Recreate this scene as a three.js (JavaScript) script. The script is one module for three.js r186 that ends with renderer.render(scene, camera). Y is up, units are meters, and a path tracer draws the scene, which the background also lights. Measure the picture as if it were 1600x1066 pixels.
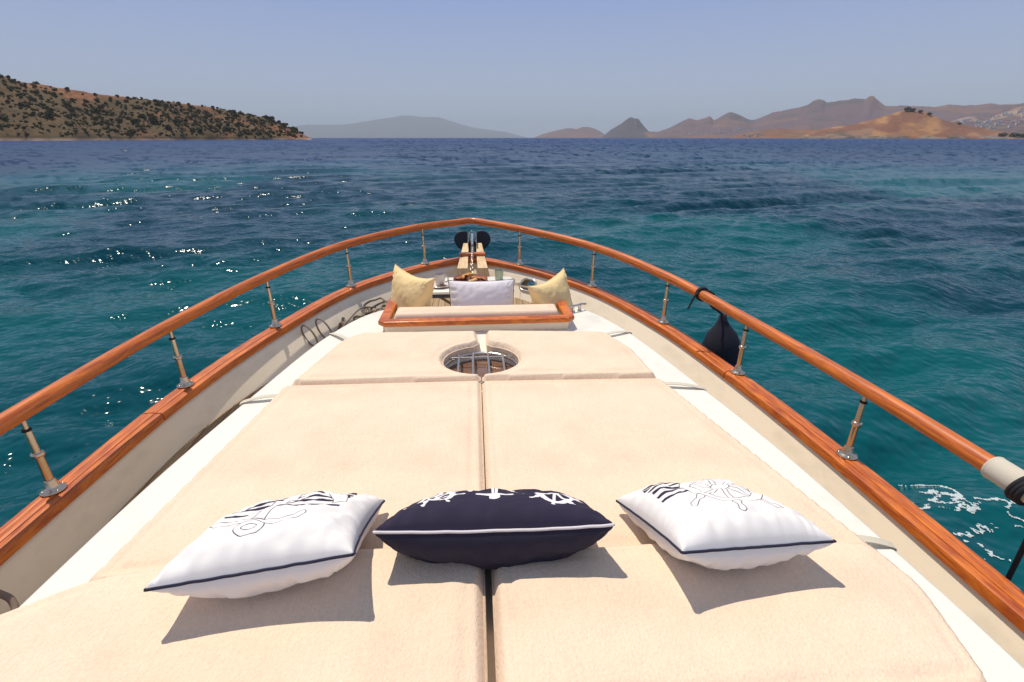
import * as THREE from 'three';
import { mergeGeometries, mergeVertices, toCreasedNormals } from 'three/addons/utils/BufferGeometryUtils.js';
import { RoundedBoxGeometry } from 'three/addons/geometries/RoundedBoxGeometry.js';
import { Brush, Evaluator, SUBTRACTION } from 'three-bvh-csg';

/* ------------------------------------------------------------------ camera, sky, sun, exposure */
const scene = new THREE.Scene();
const RAD = Math.PI / 180;
const camera = new THREE.PerspectiveCamera(70.1, 1600 / 1066, 0.05, 90000);
camera.position.set(0, 3.0, 0);
{
  const pitch = 22.7 * RAD, yaw = 4.3 * RAD;
  camera.lookAt(Math.sin(yaw) * Math.cos(pitch), 3.0 - Math.sin(pitch), -Math.cos(yaw) * Math.cos(pitch));
}
scene.add(camera);

const SUN = new THREE.Vector3(-0.2155, 0.9135, -0.345).normalize();
{ // clear summer sky: pale at the horizon, deeper overhead
  const W = 64, H = 512, d = new Float32Array(W * H * 4);
  const stops = [[-90, .50, .56, .64], [0, .50, .56, .64], [3, .44, .51, .63], [12, .29, .385, .655], [30, .255, .33, .51], [90, .25, .295, .40]];
  for (let j = 0; j < H; j++) {
    const e = ((j + .5) / H - .5) * 180;
    let k = 0; while (k < stops.length - 2 && e > stops[k + 1][0]) k++;
    const a = stops[k], b = stops[k + 1], t = Math.min(1, Math.max(0, (e - a[0]) / (b[0] - a[0])));
    for (let i = 0; i < W; i++) { const o = (j * W + i) * 4; for (let c = 0; c < 3; c++) d[o + c] = a[c + 1] + (b[c + 1] - a[c + 1]) * t; d[o + 3] = 1; }
  }
  const t = new THREE.DataTexture(d, W, H, THREE.RGBAFormat, THREE.FloatType);
  t.mapping = THREE.EquirectangularReflectionMapping; t.magFilter = t.minFilter = THREE.LinearFilter; t.needsUpdate = true;
  scene.background = t; scene.environment = t;
}
const sun = new THREE.DirectionalLight(new THREE.Color().setRGB(1, .91, .77), 3.75);
sun.position.copy(SUN).multiplyScalar(60); sun.target.position.set(0, 1.5, -3); scene.add(sun, sun.target);
sun.castShadow = true; sun.shadow.mapSize.set(2048, 2048);
Object.assign(sun.shadow.camera, { left: -8, right: 8, top: 8, bottom: -8, near: 1, far: 120 });
scene.fog = new THREE.FogExp2(new THREE.Color().setRGB(.78, .885, 1.0), 0.00006);
const renderer = new THREE.WebGLRenderer({ antialias: true });
renderer.toneMapping = THREE.LinearToneMapping; renderer.toneMappingExposure = 1.05; renderer.shadowMap.enabled = true;

/* ------------------------------------------------------------------ helpers */
let seed = 7; const rnd = () => { seed = (seed * 1664525 + 1013904223) >>> 0; return seed / 4294967296; };
const rr = (a, b) => a + (b - a) * rnd();
const mix = (a, b, t) => a + (b - a) * t, clamp = (x, a = 0, b = 1) => Math.min(b, Math.max(a, x));
const smooth = (a, b, x) => { const t = clamp((x - a) / (b - a)); return t * t * (3 - 2 * t); };
const V = (x, y, z) => new THREE.Vector3(x, y, z);
const hash = (x, y) => { let h = (Math.imul(x, 374761393) + Math.imul(y, 668265263)) | 0; h = Math.imul(h ^ (h >>> 13), 1274126177); return ((h ^ (h >>> 16)) >>> 0) / 4294967296; };
function noise(x, y, px = 0, py = 0) { // value noise, optionally periodic
  let i = Math.floor(x), j = Math.floor(y); const u = x - i, v = y - j, s = u * u * (3 - 2 * u), t = v * v * (3 - 2 * v);
  const w = (a, p) => (p ? ((a % p) + p) % p : a);
  const a = hash(w(i, px), w(j, py)), b = hash(w(i + 1, px), w(j, py)), c = hash(w(i, px), w(j + 1, py)), d = hash(w(i + 1, px), w(j + 1, py));
  return mix(mix(a, b, s), mix(c, d, s), t);
}
const fbm = (x, y, n = 4) => { let s = 0, a = .5, m = 0; for (let k = 0; k < n; k++) { s += a * noise(x, y); m += a; x = x * 2.03 + 17.1; y = y * 2.03 + 5.3; a *= .5; } return s / m; };
const pfbm = (x, y, px, py, n = 4) => { let s = 0, a = .5, m = 0; for (let k = 0; k < n; k++) { s += a * noise(x, y, px, py); m += a; x *= 2; y *= 2; px *= 2; py *= 2; a *= .5; } return s / m; };

const names = {};
const numbered = n => { const k = names[n] = (names[n] ?? -1) + 1; return k ? n + '_' + String(k).padStart(3, '0') : n; };
function shadowed(o) { o.castShadow = o.receiveShadow = true; return o; }
function part(name, geo, mat, parent) { const m = shadowed(new THREE.Mesh(geo, mat)); m.name = name; parent.add(m); return m; }
function tag(o, label, category, group) { o.userData.label = label; o.userData.category = category; if (group) o.userData.group = group; return o; }
function thing(name, label, category, pos = [0, 0, 0], group) { const g = new THREE.Group(); g.name = numbered(name); g.position.set(...pos); scene.add(g); return tag(g, label, category, group); }
function single(name, label, category, geo, mat, pos = [0, 0, 0], group) { const m = shadowed(new THREE.Mesh(geo, mat)); m.name = numbered(name); m.position.set(...pos); scene.add(m); return tag(m, label, category, group); }
function structure(name, geo, mat) { const m = shadowed(new THREE.Mesh(geo, mat)); m.name = numbered(name); m.userData.kind = 'structure'; scene.add(m); return m; }

function box(w, h, d, x = 0, y = 0, z = 0, r = 0) { const g = r ? new RoundedBoxGeometry(w, h, d, 3, r) : new THREE.BoxGeometry(w, h, d); g.translate(x, y, z); return g; }
function clean(g) { const n = g.index ? g.toNonIndexed() : g; for (const k of Object.keys(n.attributes)) if (!['position', 'normal', 'uv'].includes(k)) n.deleteAttribute(k); return n; }
const merged = gs => mergeGeometries(gs.map(clean));
function tube(pts, r, seg = 64, rad = 8, closed = false) { return new THREE.TubeGeometry(new THREE.CatmullRomCurve3(pts.map(p => p.isVector3 ? p : V(...p)), closed, 'centripetal'), seg, r, rad, closed); }
function rod(a, b, r, rad = 10) { const A = V(...a), B = V(...b), g = new THREE.CylinderGeometry(r, r, A.distanceTo(B), rad); g.applyQuaternion(new THREE.Quaternion().setFromUnitVectors(V(0, 1, 0), B.clone().sub(A).normalize())); g.translate((A.x + B.x) / 2, (A.y + B.y) / 2, (A.z + B.z) / 2); return g; }
function lathe(pts, seg = 24) { return new THREE.LatheGeometry(pts.map(p => new THREE.Vector2(...p)), seg); }
function indexed(pos, uv, idx) { const g = new THREE.BufferGeometry(); g.setAttribute('position', new THREE.Float32BufferAttribute(pos, 3)); if (uv) g.setAttribute('uv', new THREE.Float32BufferAttribute(uv, 2)); g.setIndex(idx); g.computeVertexNormals(); return g; }
/* a profile (closed ring of [out, up]) swept along a path; 'side' gives the outward direction at each point */
function sweep(path, side, ring, capEnds = true, u0 = 0) {
  const n = path.length, m = ring.length, pos = [], uv = [], idx = []; let run = u0, per = [0];
  for (let k = 0; k < m; k++) per.push(per[k] + Math.hypot(ring[(k + 1) % m][0] - ring[k][0], ring[(k + 1) % m][1] - ring[k][1]));
  for (let i = 0; i < n; i++) {
    if (i) run += path[i].distanceTo(path[i - 1]);
    for (let k = 0; k <= m; k++) { const [o, h] = ring[k % m]; pos.push(path[i].x + side[i].x * o, path[i].y + h, path[i].z + side[i].z * o); uv.push(run, per[k]); }
  }
  const w = m + 1;
  for (let i = 0; i < n - 1; i++) for (let k = 0; k < m; k++) { const a = i * w + k, b = a + 1, c = a + w, d = c + 1; idx.push(a, c, b, b, c, d); }
  if (capEnds) for (const i of [0, n - 1]) { const tri = THREE.ShapeUtils.triangulateShape(ring.map(p => new THREE.Vector2(...p)), []); for (const t of tri) idx.push(...(i ? t : [t[0], t[2], t[1]]).map(k => i * w + k)); }
  return toCreasedNormals(indexed(pos, uv, idx), 40 * RAD);
}

/* ------------------------------------------------------------------ textures and materials */
function dataTex(w, h, fn, srgb = true) {
  const d = new Uint8Array(w * h * 4);
  for (let j = 0; j < h; j++) for (let i = 0; i < w; i++) { const c = fn(i, j), o = (j * w + i) * 4; d[o] = clamp(c[0]) * 255; d[o + 1] = clamp(c[1]) * 255; d[o + 2] = clamp(c[2]) * 255; d[o + 3] = 255; }
  const t = new THREE.DataTexture(d, w, h, THREE.RGBAFormat); t.wrapS = t.wrapT = THREE.RepeatWrapping; t.magFilter = THREE.LinearFilter; t.minFilter = THREE.LinearMipmapLinearFilter; t.generateMipmaps = true;
  if (srgb) t.colorSpace = THREE.SRGBColorSpace; t.needsUpdate = true; return t;
}
const sr = c => (c <= .0031308 ? c * 12.92 : 1.055 * Math.pow(c, 1 / 2.4) - .055); // linear value -> stored value
const rep = (t, x, y = x) => { const c = t.clone(); c.repeat.set(x, y); c.needsUpdate = true; return c; };

// chenille upholstery: 0.5 m tile
const fabricMap = dataTex(512, 512, (i, j) => {
  const big = pfbm(i / 128, j / 128, 4, 4, 3) - .5, fine = noise(i / 2.5, j / 4, 205, 128) - .5, st = noise(i / 2, j / 32, 256, 16) - .5;
  const k = 1 + big * .16 + fine * .12 + st * .05; return [sr(.83 * k), sr(.64 * k), sr(.475 * k)];
});
const fabricBump = dataTex(512, 512, (i, j) => { const v = .45 * noise(i / 2.2, j / 3.6, 233, 142) + .3 * noise(i / 5, j / 6, 102, 85) + .25 * pfbm(i / 40, j / 40, 13, 13, 2); return [v, v, v]; }, false);
const fabric = new THREE.MeshPhysicalMaterial({ map: rep(fabricMap, 2), bumpMap: rep(fabricBump, 2), bumpScale: .0016, roughness: .95, sheen: .25, sheenRoughness: .6, sheenColor: new THREE.Color(.9, .8, .7) });
// varnished mahogany: u along the grain
function woodTex(seedX, dark, light) {
  return dataTex(1024, 256, (i, j) => {
    const warp = pfbm(i / 128, j / 64, 8, 4, 2) * 1.6, g = pfbm(i / 64 + seedX, (j / 256) * 24 + warp * 3, 16, 0, 3), f = noise(i / 40, j / 1.3, 26, 197), pore = noise(i / 14, j / 1.1, 73, 233) > .86 ? .72 : 1;
    const t = clamp(g * 1.5 - .3 + (f - .5) * .35); return [0, 1, 2].map(c => sr(mix(dark[c], light[c], t) * pore));
  });
}
const woodA = woodTex(3, [.40, .075, .006], [.78, .205, .016]), woodB = woodTex(31, [.36, .058, .005], [.72, .190, .014]);
const varnish = (t, sx = .9, sy = 4) => new THREE.MeshPhysicalMaterial({ map: rep(t, sx, sy), roughness: .42, clearcoat: .35, clearcoatRoughness: .16 });
const wood = [varnish(woodA), varnish(woodB), varnish(woodA, .7, 5.3)];
const railWood = varnish(woodA, .5, 1);
const teakTex = dataTex(512, 128, (i, j) => { const g = pfbm(i / 64, j / 5, 8, 26, 3), f = noise(i / 30, j / 1.2, 17, 107); const t = clamp(g + (f - .5) * .4); return [sr(mix(.36, .58, t)), sr(mix(.235, .40, t)), sr(mix(.12, .22, t))]; });
const teak = [1, 1.13, .87].map((k, i) => new THREE.MeshStandardMaterial({ map: rep(teakTex, .8 + .13 * i, 6), color: new THREE.Color(.8 * k, .8 * k, .8 * k), roughness: .75 }));
const grime = dataTex(512, 512, (i, j) => { const b = pfbm(i / 64, j / 64, 8, 8, 4), s = noise(i / 3, j / 3, 171, 171); const k = 1 - .10 * smooth(.5, .85, b) - .03 * s; return [sr(k), sr(k * .995), sr(k * .98)]; });
const roughMap = dataTex(256, 256, (i, j) => { const v = .65 + .35 * pfbm(i / 32, j / 32, 8, 8, 4); return [v, v, v]; }, false);
const gelcoat = new THREE.MeshPhysicalMaterial({ color: new THREE.Color().setRGB(.87, .84, .755), map: rep(grime, 1.1), roughness: .42, roughnessMap: rep(roughMap, 2) });
const cream = new THREE.MeshPhysicalMaterial({ color: new THREE.Color().setRGB(.88, .775, .61), map: rep(grime, 1.3), roughness: .42, roughnessMap: rep(roughMap, 2) });
const caulk = new THREE.MeshStandardMaterial({ color: new THREE.Color().setRGB(.035, .03, .027), roughness: .9 });
const steel = new THREE.MeshStandardMaterial({ color: new THREE.Color().setRGB(.70, .575, .43), metalness: 1, roughness: .28, roughnessMap: rep(roughMap, 3) });
const chrome = new THREE.MeshStandardMaterial({ color: new THREE.Color().setRGB(.72, .68, .62), metalness: 1, roughness: .22 });
const black = new THREE.MeshStandardMaterial({ color: new THREE.Color().setRGB(.012, .012, .014), roughness: .6 });
const navyVinyl = new THREE.MeshPhysicalMaterial({ color: new THREE.Color().setRGB(.008, .008, .02), roughness: .8, bumpMap: rep(fabricBump, 3), bumpScale: .0015 });
const clothBump = dataTex(256, 256, (i, j) => { const v = .5 + .25 * Math.sin(i * Math.PI / 2) * Math.sin(j * Math.PI / 2) + .35 * (noise(i / 2, j / 2, 128, 128) - .5); return [v, v, v]; }, false);

/* ------------------------------------------------------------------ the sea */
// wave field: many small wind waves running towards the boat over a long low swell
const WAVES = [];
{
  const N = 84;
  for (let k = 0; k < N; k++) {
    const lam = .30 * Math.pow(34, k / (N - 1)) * rr(.9, 1.1), spread = lam > 3 ? 30 : lam > 1.3 ? 55 : 80;
    const th = (78 + (rnd() + rnd() + rnd() - 1.5) / 1.5 * spread) * RAD, kk = 2 * Math.PI / lam;
    const slope = .029 * (lam < .8 ? .95 : lam < 4 ? 1.38 : .75);
    WAVES.push([Math.cos(th) * kk, Math.sin(th) * kk, slope / kk, rnd() * 6.283, lam]);
  }
}
function waveAt(x, z, cell, out) { // height and full slopes; waves finer than the mesh only tilt the normal
  let h = 0, sx = 0, sz = 0;
  const g = .55 + .9 * noise(x * .09 + 40, z * .16 + 9); // gusts
  for (let i = 0; i < WAVES.length; i++) {
    const w = WAVES[i], p = w[0] * x + w[1] * z + w[3], s = Math.sin(p), c = Math.cos(p), a = w[2] * g;
    if (w[4] > 2.1 * cell) h += a * (s + .22 * Math.cos(2 * p));
    const d = a * (c - .44 * Math.sin(2 * p)) * (w[4] > 1.5 * cell ? 1 : .85); sx += d * w[0]; sz += d * w[1];
  }
  out[0] = h; out[1] = sx; out[2] = sz; return out;
}
{
  const bear = []; for (let b = -72; b < 82; b += .165) bear.push(b); for (let b = 82; b <= 288; b += 4) bear.push(b);
  bear[bear.length - 1] = 288;
  const rad = []; { // rows of about equal size for an eye three metres up
    for (let y = 1180; y > 1.4; y -= y > 240 ? 2.2 : y > 14 ? 1.05 : .8) rad.push(3 * 824 / y * 1); // from steep to grazing
    for (let r = rad[rad.length - 1] * 1.25; r < 30000; r *= 1.25) rad.push(r); rad.push(31000);
  }
  const nb = bear.length, nr = rad.length, pos = new Float32Array(nb * nr * 3), nor = new Float32Array(nb * nr * 3), col = new Float32Array(nb * nr * 3), uv = new Float32Array(nb * nr * 2), idx = new Uint32Array((nb - 1) * (nr - 1) * 6), w = [0, 0, 0];
  const SAND = [.0015, .086, .100], DEEP = [.002, .025, .080], WEED = [.0015, .030, .056], OPEN = [.009, .034, .118];
  for (let j = 0; j < nr; j++) {
    const r = rad[j], dr = j ? rad[j] - rad[j - 1] : .02;
    for (let i = 0; i < nb; i++) {
      const a = bear[i] * RAD, x = Math.sin(a) * r, z = -Math.cos(a) * r, o = (j * nb + i) * 3, cell = Math.max(dr, i < 930 ? r * .0029 : r * .07);
      waveAt(x, z, cell, w);
      const y = Math.min(w[0], .5), k = 1 / Math.hypot(w[1], 1, w[2]);
      pos[o] = x; pos[o + 1] = r > 4000 ? 0 : y; pos[o + 2] = z; nor[o] = -w[1] * k; nor[o + 1] = k; nor[o + 2] = -w[2] * k;
      // seabed under the water: pale sand, dark weed; the bottom drops away offshore
      const n1 = fbm(x * .045 + 3, z * .03 + 8, 4), n2 = fbm(x * .16 + 50, z * .10 + 2, 3), off = fbm(x * .012 + 9, z * .012 + 4, 3);
      const sand = smooth(.40, .60, n1 * .72 + n2 * .32), deep = smooth(26, 75, Math.hypot(x * .55, z) * (.72 + .56 * off) + 12 * (n1 - .5)), open = smooth(80, 420, Math.hypot(x * .7, z) * (.6 + .8 * off));
      for (let c = 0; c < 3; c++) col[o + c] = mix(mix(mix(WEED[c], SAND[c], .12 + .88 * sand), DEEP[c], deep * .85), OPEN[c], open);
      uv[(j * nb + i) * 2] = x / 6; uv[(j * nb + i) * 2 + 1] = z / 6;
    }
  }
  let q = 0; for (let j = 0; j < nr - 1; j++) for (let i = 0; i < nb - 1; i++) { const a = j * nb + i, b = a + 1, c = a + nb, d = c + 1; idx[q++] = a; idx[q++] = b; idx[q++] = c; idx[q++] = b; idx[q++] = d; idx[q++] = c; }
  const g = new THREE.BufferGeometry(); g.setAttribute('position', new THREE.BufferAttribute(pos, 3)); g.setAttribute('normal', new THREE.BufferAttribute(nor, 3)); g.setAttribute('color', new THREE.BufferAttribute(col, 3)); g.setAttribute('uv', new THREE.BufferAttribute(uv, 2)); g.setIndex(new THREE.BufferAttribute(idx, 1));
  // capillary ripples as a normal map (6 m tile)
  const S = 1024, hgt = new Float32Array(S * S), rip = [];
  for (let k = 0; k < 46; k++) { const a = (90 + rr(-70, 70)) * RAD, f = rr(14, 70); const fx = Math.round(Math.cos(a) * f), fy = Math.round(Math.sin(a) * f); rip.push([fx, fy, .0034 / Math.hypot(fx, fy), rnd() * 6.283]); }
  for (const [fx, fy, am, ph] of rip) for (let j = 0; j < S; j++) for (let i = 0; i < S; i++) hgt[j * S + i] += am * Math.sin(6.28319 * (fx * i + fy * j) / S + ph);
  const nm = dataTex(S, S, (i, j) => { const k = S * .5; const dx = (hgt[j * S + (i + 1) % S] - hgt[j * S + (i + S - 1) % S]) * k, dy = (hgt[((j + 1) % S) * S + i] - hgt[((j + S - 1) % S) * S + i]) * k, l = 1 / Math.hypot(dx, dy, 1); return [.5 - .5 * dx * l, .5 - .5 * dy * l, .5 + .5 * l]; }, false);
  const sea = new THREE.Group(); sea.name = 'water'; sea.userData.kind = 'structure'; scene.add(sea);
  // waves too fine for the mesh out there are carried by the surface roughness instead
  const edge = [0, 16, 24, 34, 46, 62, 85, 120, 180, 300], rough = [.11, .13, .16, .19, .22, .25, .29, .33, .37, .40], cut = edge.map(d => rad.findIndex(r => r >= d)).concat(nr - 1);
  rough.forEach((ro, k) => {
    const q = g.clone(); q.setIndex(new THREE.BufferAttribute(idx.slice(cut[k] * (nb - 1) * 6, cut[k + 1] * (nb - 1) * 6), 1));
    part('waves', q, new THREE.MeshPhysicalMaterial({ vertexColors: true, roughness: ro, ior: 1.21, normalMap: nm, normalScale: new THREE.Vector2(1.2, 1.2) }), sea);
  });
}

/* ------------------------------------------------------------------ hills and islands: bearing from the bow (degrees), ridge height (m) */
function lookup(tab, b) { let k = 0; while (k < tab.length - 2 && b > tab[k + 1][0]) k++; const p = tab[Math.max(0, k - 1)][1], a = tab[k], c = tab[k + 1], n = tab[Math.min(tab.length - 1, k + 2)][1]; const t = clamp((b - a[0]) / (c[0] - a[0])), lin = mix(a[1], c[1], t); const t2 = t * t, t3 = t2 * t; const cub = .5 * ((2 * a[1]) + (-p + c[1]) * t + (2 * p - 5 * a[1] + 4 * c[1] - n) * t2 + (-p + 3 * a[1] - 3 * c[1] + n) * t3); return mix(lin, cub, .6); }
function terrain(name, tab, near, far, o) {
  const b0 = tab[0][0], b1 = tab[tab.length - 1][0], nb = o.nb, nt = o.nt, pos = [], col = [], idx = [], back = o.back ?? .5, F = o.freq, rough = o.rough;
  const at = (b, t) => {
    const w = (b1 - b0) * .035, wide = (lookup(tab, Math.max(b0, b - 2 * w)) + lookup(tab, Math.max(b0, b - w)) + lookup(tab, b) + lookup(tab, Math.min(b1, b + w)) + lookup(tab, Math.min(b1, b + 2 * w))) / 5, H = Math.max(-3, mix(Math.min(wide, lookup(tab, b) * 1.25 + 2), lookup(tab, b), t > 1 ? 1 : smooth(.35, 1, t))), ds = near(b), dr = far(b), D = t <= 1 ? mix(ds, dr, t) : dr * (1 + (t - 1) * back), a = b * RAD, x = Math.sin(a) * D, z = -Math.cos(a) * D;
    let h;
    if (t <= 1) {
      const bank = o.bank * smooth(0, .035, t);
      const gully = Math.abs(fbm(b * F + 3.3 * t, t * 2.2 + 7, 4) - .5) * 2, lump = fbm(x * o.scale, z * o.scale, 4) - .5;
      h = -1.5 + bank + (H - bank + 1.5) * Math.pow(t, o.pow) + H * rough * (lump * .9 - (1 - gully) * .35) * 4 * t * (1 - t) + (t > .03 ? H * rough * .22 * (fbm(b * F * 7, t * 30, 3) - .5) : 0);
    } else h = H * (1 - smooth(1, 2, t)) - 2 * (t - 1) + H * rough * .2 * (fbm(b * F * 7, t * 30, 3) - .5);
    return [x, h, z];
  };
  for (let j = 0; j < nt; j++) { const t = j / (nt - 1) * 1.5; for (let i = 0; i < nb; i++) { const b = mix(b0, b1, i / (nb - 1)), p = at(b, t); pos.push(...p); col.push(...o.colour(p[0], p[1], p[2], t, b)); } }
  for (let j = 0; j < nt - 1; j++) for (let i = 0; i < nb - 1; i++) { const a = j * nb + i; idx.push(a, a + 1, a + nb, a + 1, a + nb + 1, a + nb); }
  const g = indexed(pos, null, idx); g.setAttribute('color', new THREE.Float32BufferAttribute(col, 3));
  const m = structure(name, g, new THREE.MeshStandardMaterial({ vertexColors: true, roughness: .95 }));
  m.userData.label = o.label; return at;
}
const mix3 = (a, b, t) => [mix(a[0], b[0], t), mix(a[1], b[1], t), mix(a[2], b[2], t)];
const DRY = [.235, .105, .042], RED = [.165, .060, .028], SCRUB = [.070, .055, .014], GOLD = [.34, .165, .055], PEBBLE = [.42, .30, .215], ROCK = [.20, .14, .105], MAUVE = [.118, .066, .074];

const HILL = [[-59.84, 77], [-53.33, 79.2], [-46.21, 79.6], [-39.85, 76.1], [-38.76, 73.5], [-37.63, 66.6], [-36.05, 63.2], [-32.66, 55.6], [-29.9, 52.1], [-25.4, 45], [-22.15, 36.5], [-20.46, 31.1], [-19.01, 22.4], [-17.82, 12.4], [-16.56, 2.3]];
const shoreL = b => mix(610, 835, smooth(-60, -17, b)) + 14 * Math.sin(b * .9) + 7 * Math.sin(b * 2.7), ridgeL = b => mix(900, 900, 0) + 0 * b;
const hillAt = terrain('hill', HILL, shoreL, ridgeL, {
  label: 'scrub covered brown hill rising from the left shore', nb: 620, nt: 110, freq: .35, rough: .16, scale: .012, bank: 2.6, pow: .86, back: .4,
  colour: (x, h, z, t) => { if (h < 1.9) return mix3(PEBBLE, ROCK, .5 * noise(x * .2, z * .2)); const n = fbm(x * .03, z * .03, 4), m = fbm(x * .012 + 30, z * .012, 3), f = noise(x * .25, z * .25); let c = mix3(RED, DRY, smooth(.35, .65, n)); c = mix3(c, SCRUB, smooth(.42, .62, m * .6 + fbm(x * .06, z * .06, 3) * .45) * .85); return c.map((v, i) => v * (.62 + .4 * f) * [1.08, .95, .85][i]); }
});
const ISLE = [[-21.59, 38.5], [-19.3, 345], [-16.92, 520.6], [-15.09, 526.7], [-12.9, 562.4], [-10, 746.8], [-8.02, 871.5], [-7.22, 933.5], [-6.02, 922.4], [-5.34, 879.4], [-3.65, 883.4], [-2.62, 765], [-1.25, 585.8], [.14, 435.7], [1.87, 345.5], [3.6, 254.8], [5.34, 72.8], [6.39, -18.2]];
terrain('mountain', ISLE, () => 21000, () => 25000, { label: 'pale blue mountain island far off behind the bow', nb: 240, nt: 40, freq: .5, rough: .12, scale: .0006, bank: 4, pow: 1, colour: (x, h, z) => mix3([.06, .055, .06], [.09, .075, .07], fbm(x * .001, z * .001)) });
const ISLET = [[6.52, -4.6], [7.43, 49.9], [8.46, 93.4], [10.19, 147.5], [10.74, 147.4], [11.22, 136.4], [11.9, 168.6], [12.45, 168.4], [13.06, 146.6], [13.6, 114], [14.28, 49.3], [14.75, -4.5]];
terrain('mountain', ISLET, () => 8300, () => 9000, { label: 'low mauve islet left of the dark cone shaped hill', nb: 120, nt: 40, freq: .9, rough: .14, scale: .003, bank: 5, pow: .95, colour: (x, h, z) => mix3(MAUVE, DRY, .5 * fbm(x * .004, z * .004)) });
const RANGE = [[18.6, -2.4], [19.9, 73.7], [20.54, 96.2], [21.5, 148.4], [22.57, 207.5], [23.38, 191.6], [24.06, 205.7], [24.61, 227.2], [25.04, 189.6], [25.52, 218.5], [26.42, 268.3], [27.31, 237.5], [28.37, 185.2], [29.06, 198.6], [30.19, 253.5], [31.58, 285.5], [32.94, 316.6], [33.47, 363.2], [33.89, 375.5], [34.26, 360.4], [34.52, 339], [35.55, 355.7], [36.8, 367.6], [37.44, 361.7], [37.68, 387], [37.97, 389], [38.21, 358.5], [38.6, 324.3], [39.07, 290.1], [40.36, 291.9], [41.26, 282.2], [42.57, 271.2], [43.2, 287.2], [44.24, 277], [45.05, 279.7], [45.84, 288.2], [46.42, 273.9], [47.36, 275.6], [48.09, 289.4], [48.45, 299], [51.82, 308.2], [57.46, 226.7], [63.82, 104.2], [68.44, .6]];
const rangeAt = terrain('mountain', RANGE, () => 4700, () => 6500, { label: 'long mauve brown mountain range with two rocky summits', nb: 520, nt: 70, freq: .55, rough: .17, scale: .0022, bank: 5, pow: .95, colour: (x, h, z, t) => { const n = fbm(x * .003, z * .003, 4), c = mix3(MAUVE, DRY, smooth(.45, .75, n) * .45); return mix3(c, [.06, .05, .045], smooth(.5, .68, fbm(x * .006 + 9, z * .006, 4)) * .7); } });
const CONE = [[13.94, -2.9], [14.42, 55.7], [14.95, 105.7], [15.82, 163.7], [16.36, 213.2], [16.82, 246], [17.28, 229], [17.55, 228.7], [18.14, 153.9], [18.79, 79.5], [19.9, 70.9], [21.81, 45.9], [23.69, 29.4], [25.52, -2.5]];
terrain('mountain', CONE, () => 6300, () => 7000, { label: 'dark cone shaped hill in the middle of the far coast', nb: 170, nt: 50, freq: .9, rough: .12, scale: .004, bank: 5, pow: .95, colour: (x, h, z) => { const n = fbm(x * .006, z * .006, 4); return h < 60 + 60 * (n - .5) && x > 2050 ? mix3(DRY, MAUVE, n) : mix3([.036, .030, .042], [.07, .050, .056], n); } });
const SLOPE = [[41.26, .4], [42.57, 43.9], [43.62, 82.6], [44.65, 106], [45.25, 108.5], [45.84, 90.3], [46.42, 123.8], [46.99, 143], [47.73, 158.1], [48.45, 166.1], [51.18, 177.3], [54.81, 130], [59.82, 69], [65.52, 1.4]];
const slopeAt = terrain('mountain', SLOPE, () => 3000, () => 3800, { label: 'pinkish slope with white villas at the far right', nb: 220, nt: 60, freq: .8, rough: .15, scale: .005, bank: 4, pow: .9, colour: (x, h, z) => { const n = fbm(x * .008, z * .008, 4); return mix3(mix3(MAUVE, PEBBLE, smooth(.4, .7, n) * .6), SCRUB, smooth(.5, .7, fbm(x * .015 + 4, z * .015, 3)) * .7); } });
const FOOT = [[26.72, .5], [27.61, 21.9], [29.34, 39.2], [31.03, 49.1], [32.4, 41.7], [33.74, 44.6], [35.04, 34], [36.55, 13.8], [37.54, .7]];
const footAt = terrain('hill', FOOT, () => 2850, () => 3200, { label: 'low ochre foothill left of the brown headland', nb: 150, nt: 40, freq: .9, rough: .15, scale: .008, bank: 4, pow: .9, colour: (x, h, z) => { const n = fbm(x * .01, z * .01, 4); return h < 3 ? ROCK : mix3(mix3(RED, DRY, n), SCRUB, smooth(.5, .7, fbm(x * .02 + 4, z * .02, 3)) * .5); } });
const HEAD = [[32.67, 1.3], [33.37, 13.5], [34.26, 30.3], [35.55, 39.5], [37.05, 48.3], [38.5, 66], [39.67, 81.1], [40.36, 88.3], [40.9, 88.8], [41.7, 84.6], [42.14, 78.6], [43.2, 58], [44.24, 46.4], [45.84, 32.9], [46.99, 22.1], [48.09, 11.7], [49.16, 1.6]];
const headAt = terrain('headland', HEAD, b => 1980 + 20 * Math.sin(b * 1.7), () => 2300, {
  label: 'rounded brown headland of dry grass on the right', nb: 300, nt: 80, freq: .5, rough: .13, scale: .009, bank: 5, pow: .88,
  colour: (x, h, z, t, b) => { const n = fbm(x * .012, z * .012, 4), f = noise(x * .1, z * .1), k = fbm(x * .03, z * .03, 3); if (h < 5.5 + 5 * k && k > .42) return mix3([.08, .06, .045], PEBBLE, f * .5); if (b > 35 && b < 38.6 && t < .45) return mix3(mix3(DRY, ROCK, k), [.07, .06, .03], smooth(.5, .62, k)); const band = fbm(b * 1.1 + 3, h * .055, 4); return mix3(mix3(GOLD, DRY, smooth(.35, .55, band)), RED, smooth(.42, .62, fbm(b * .7 + 7, h * .03 + 2, 4)) * .9).map(v => v * (.8 + .25 * f + .3 * k - .1)); }
});
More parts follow.
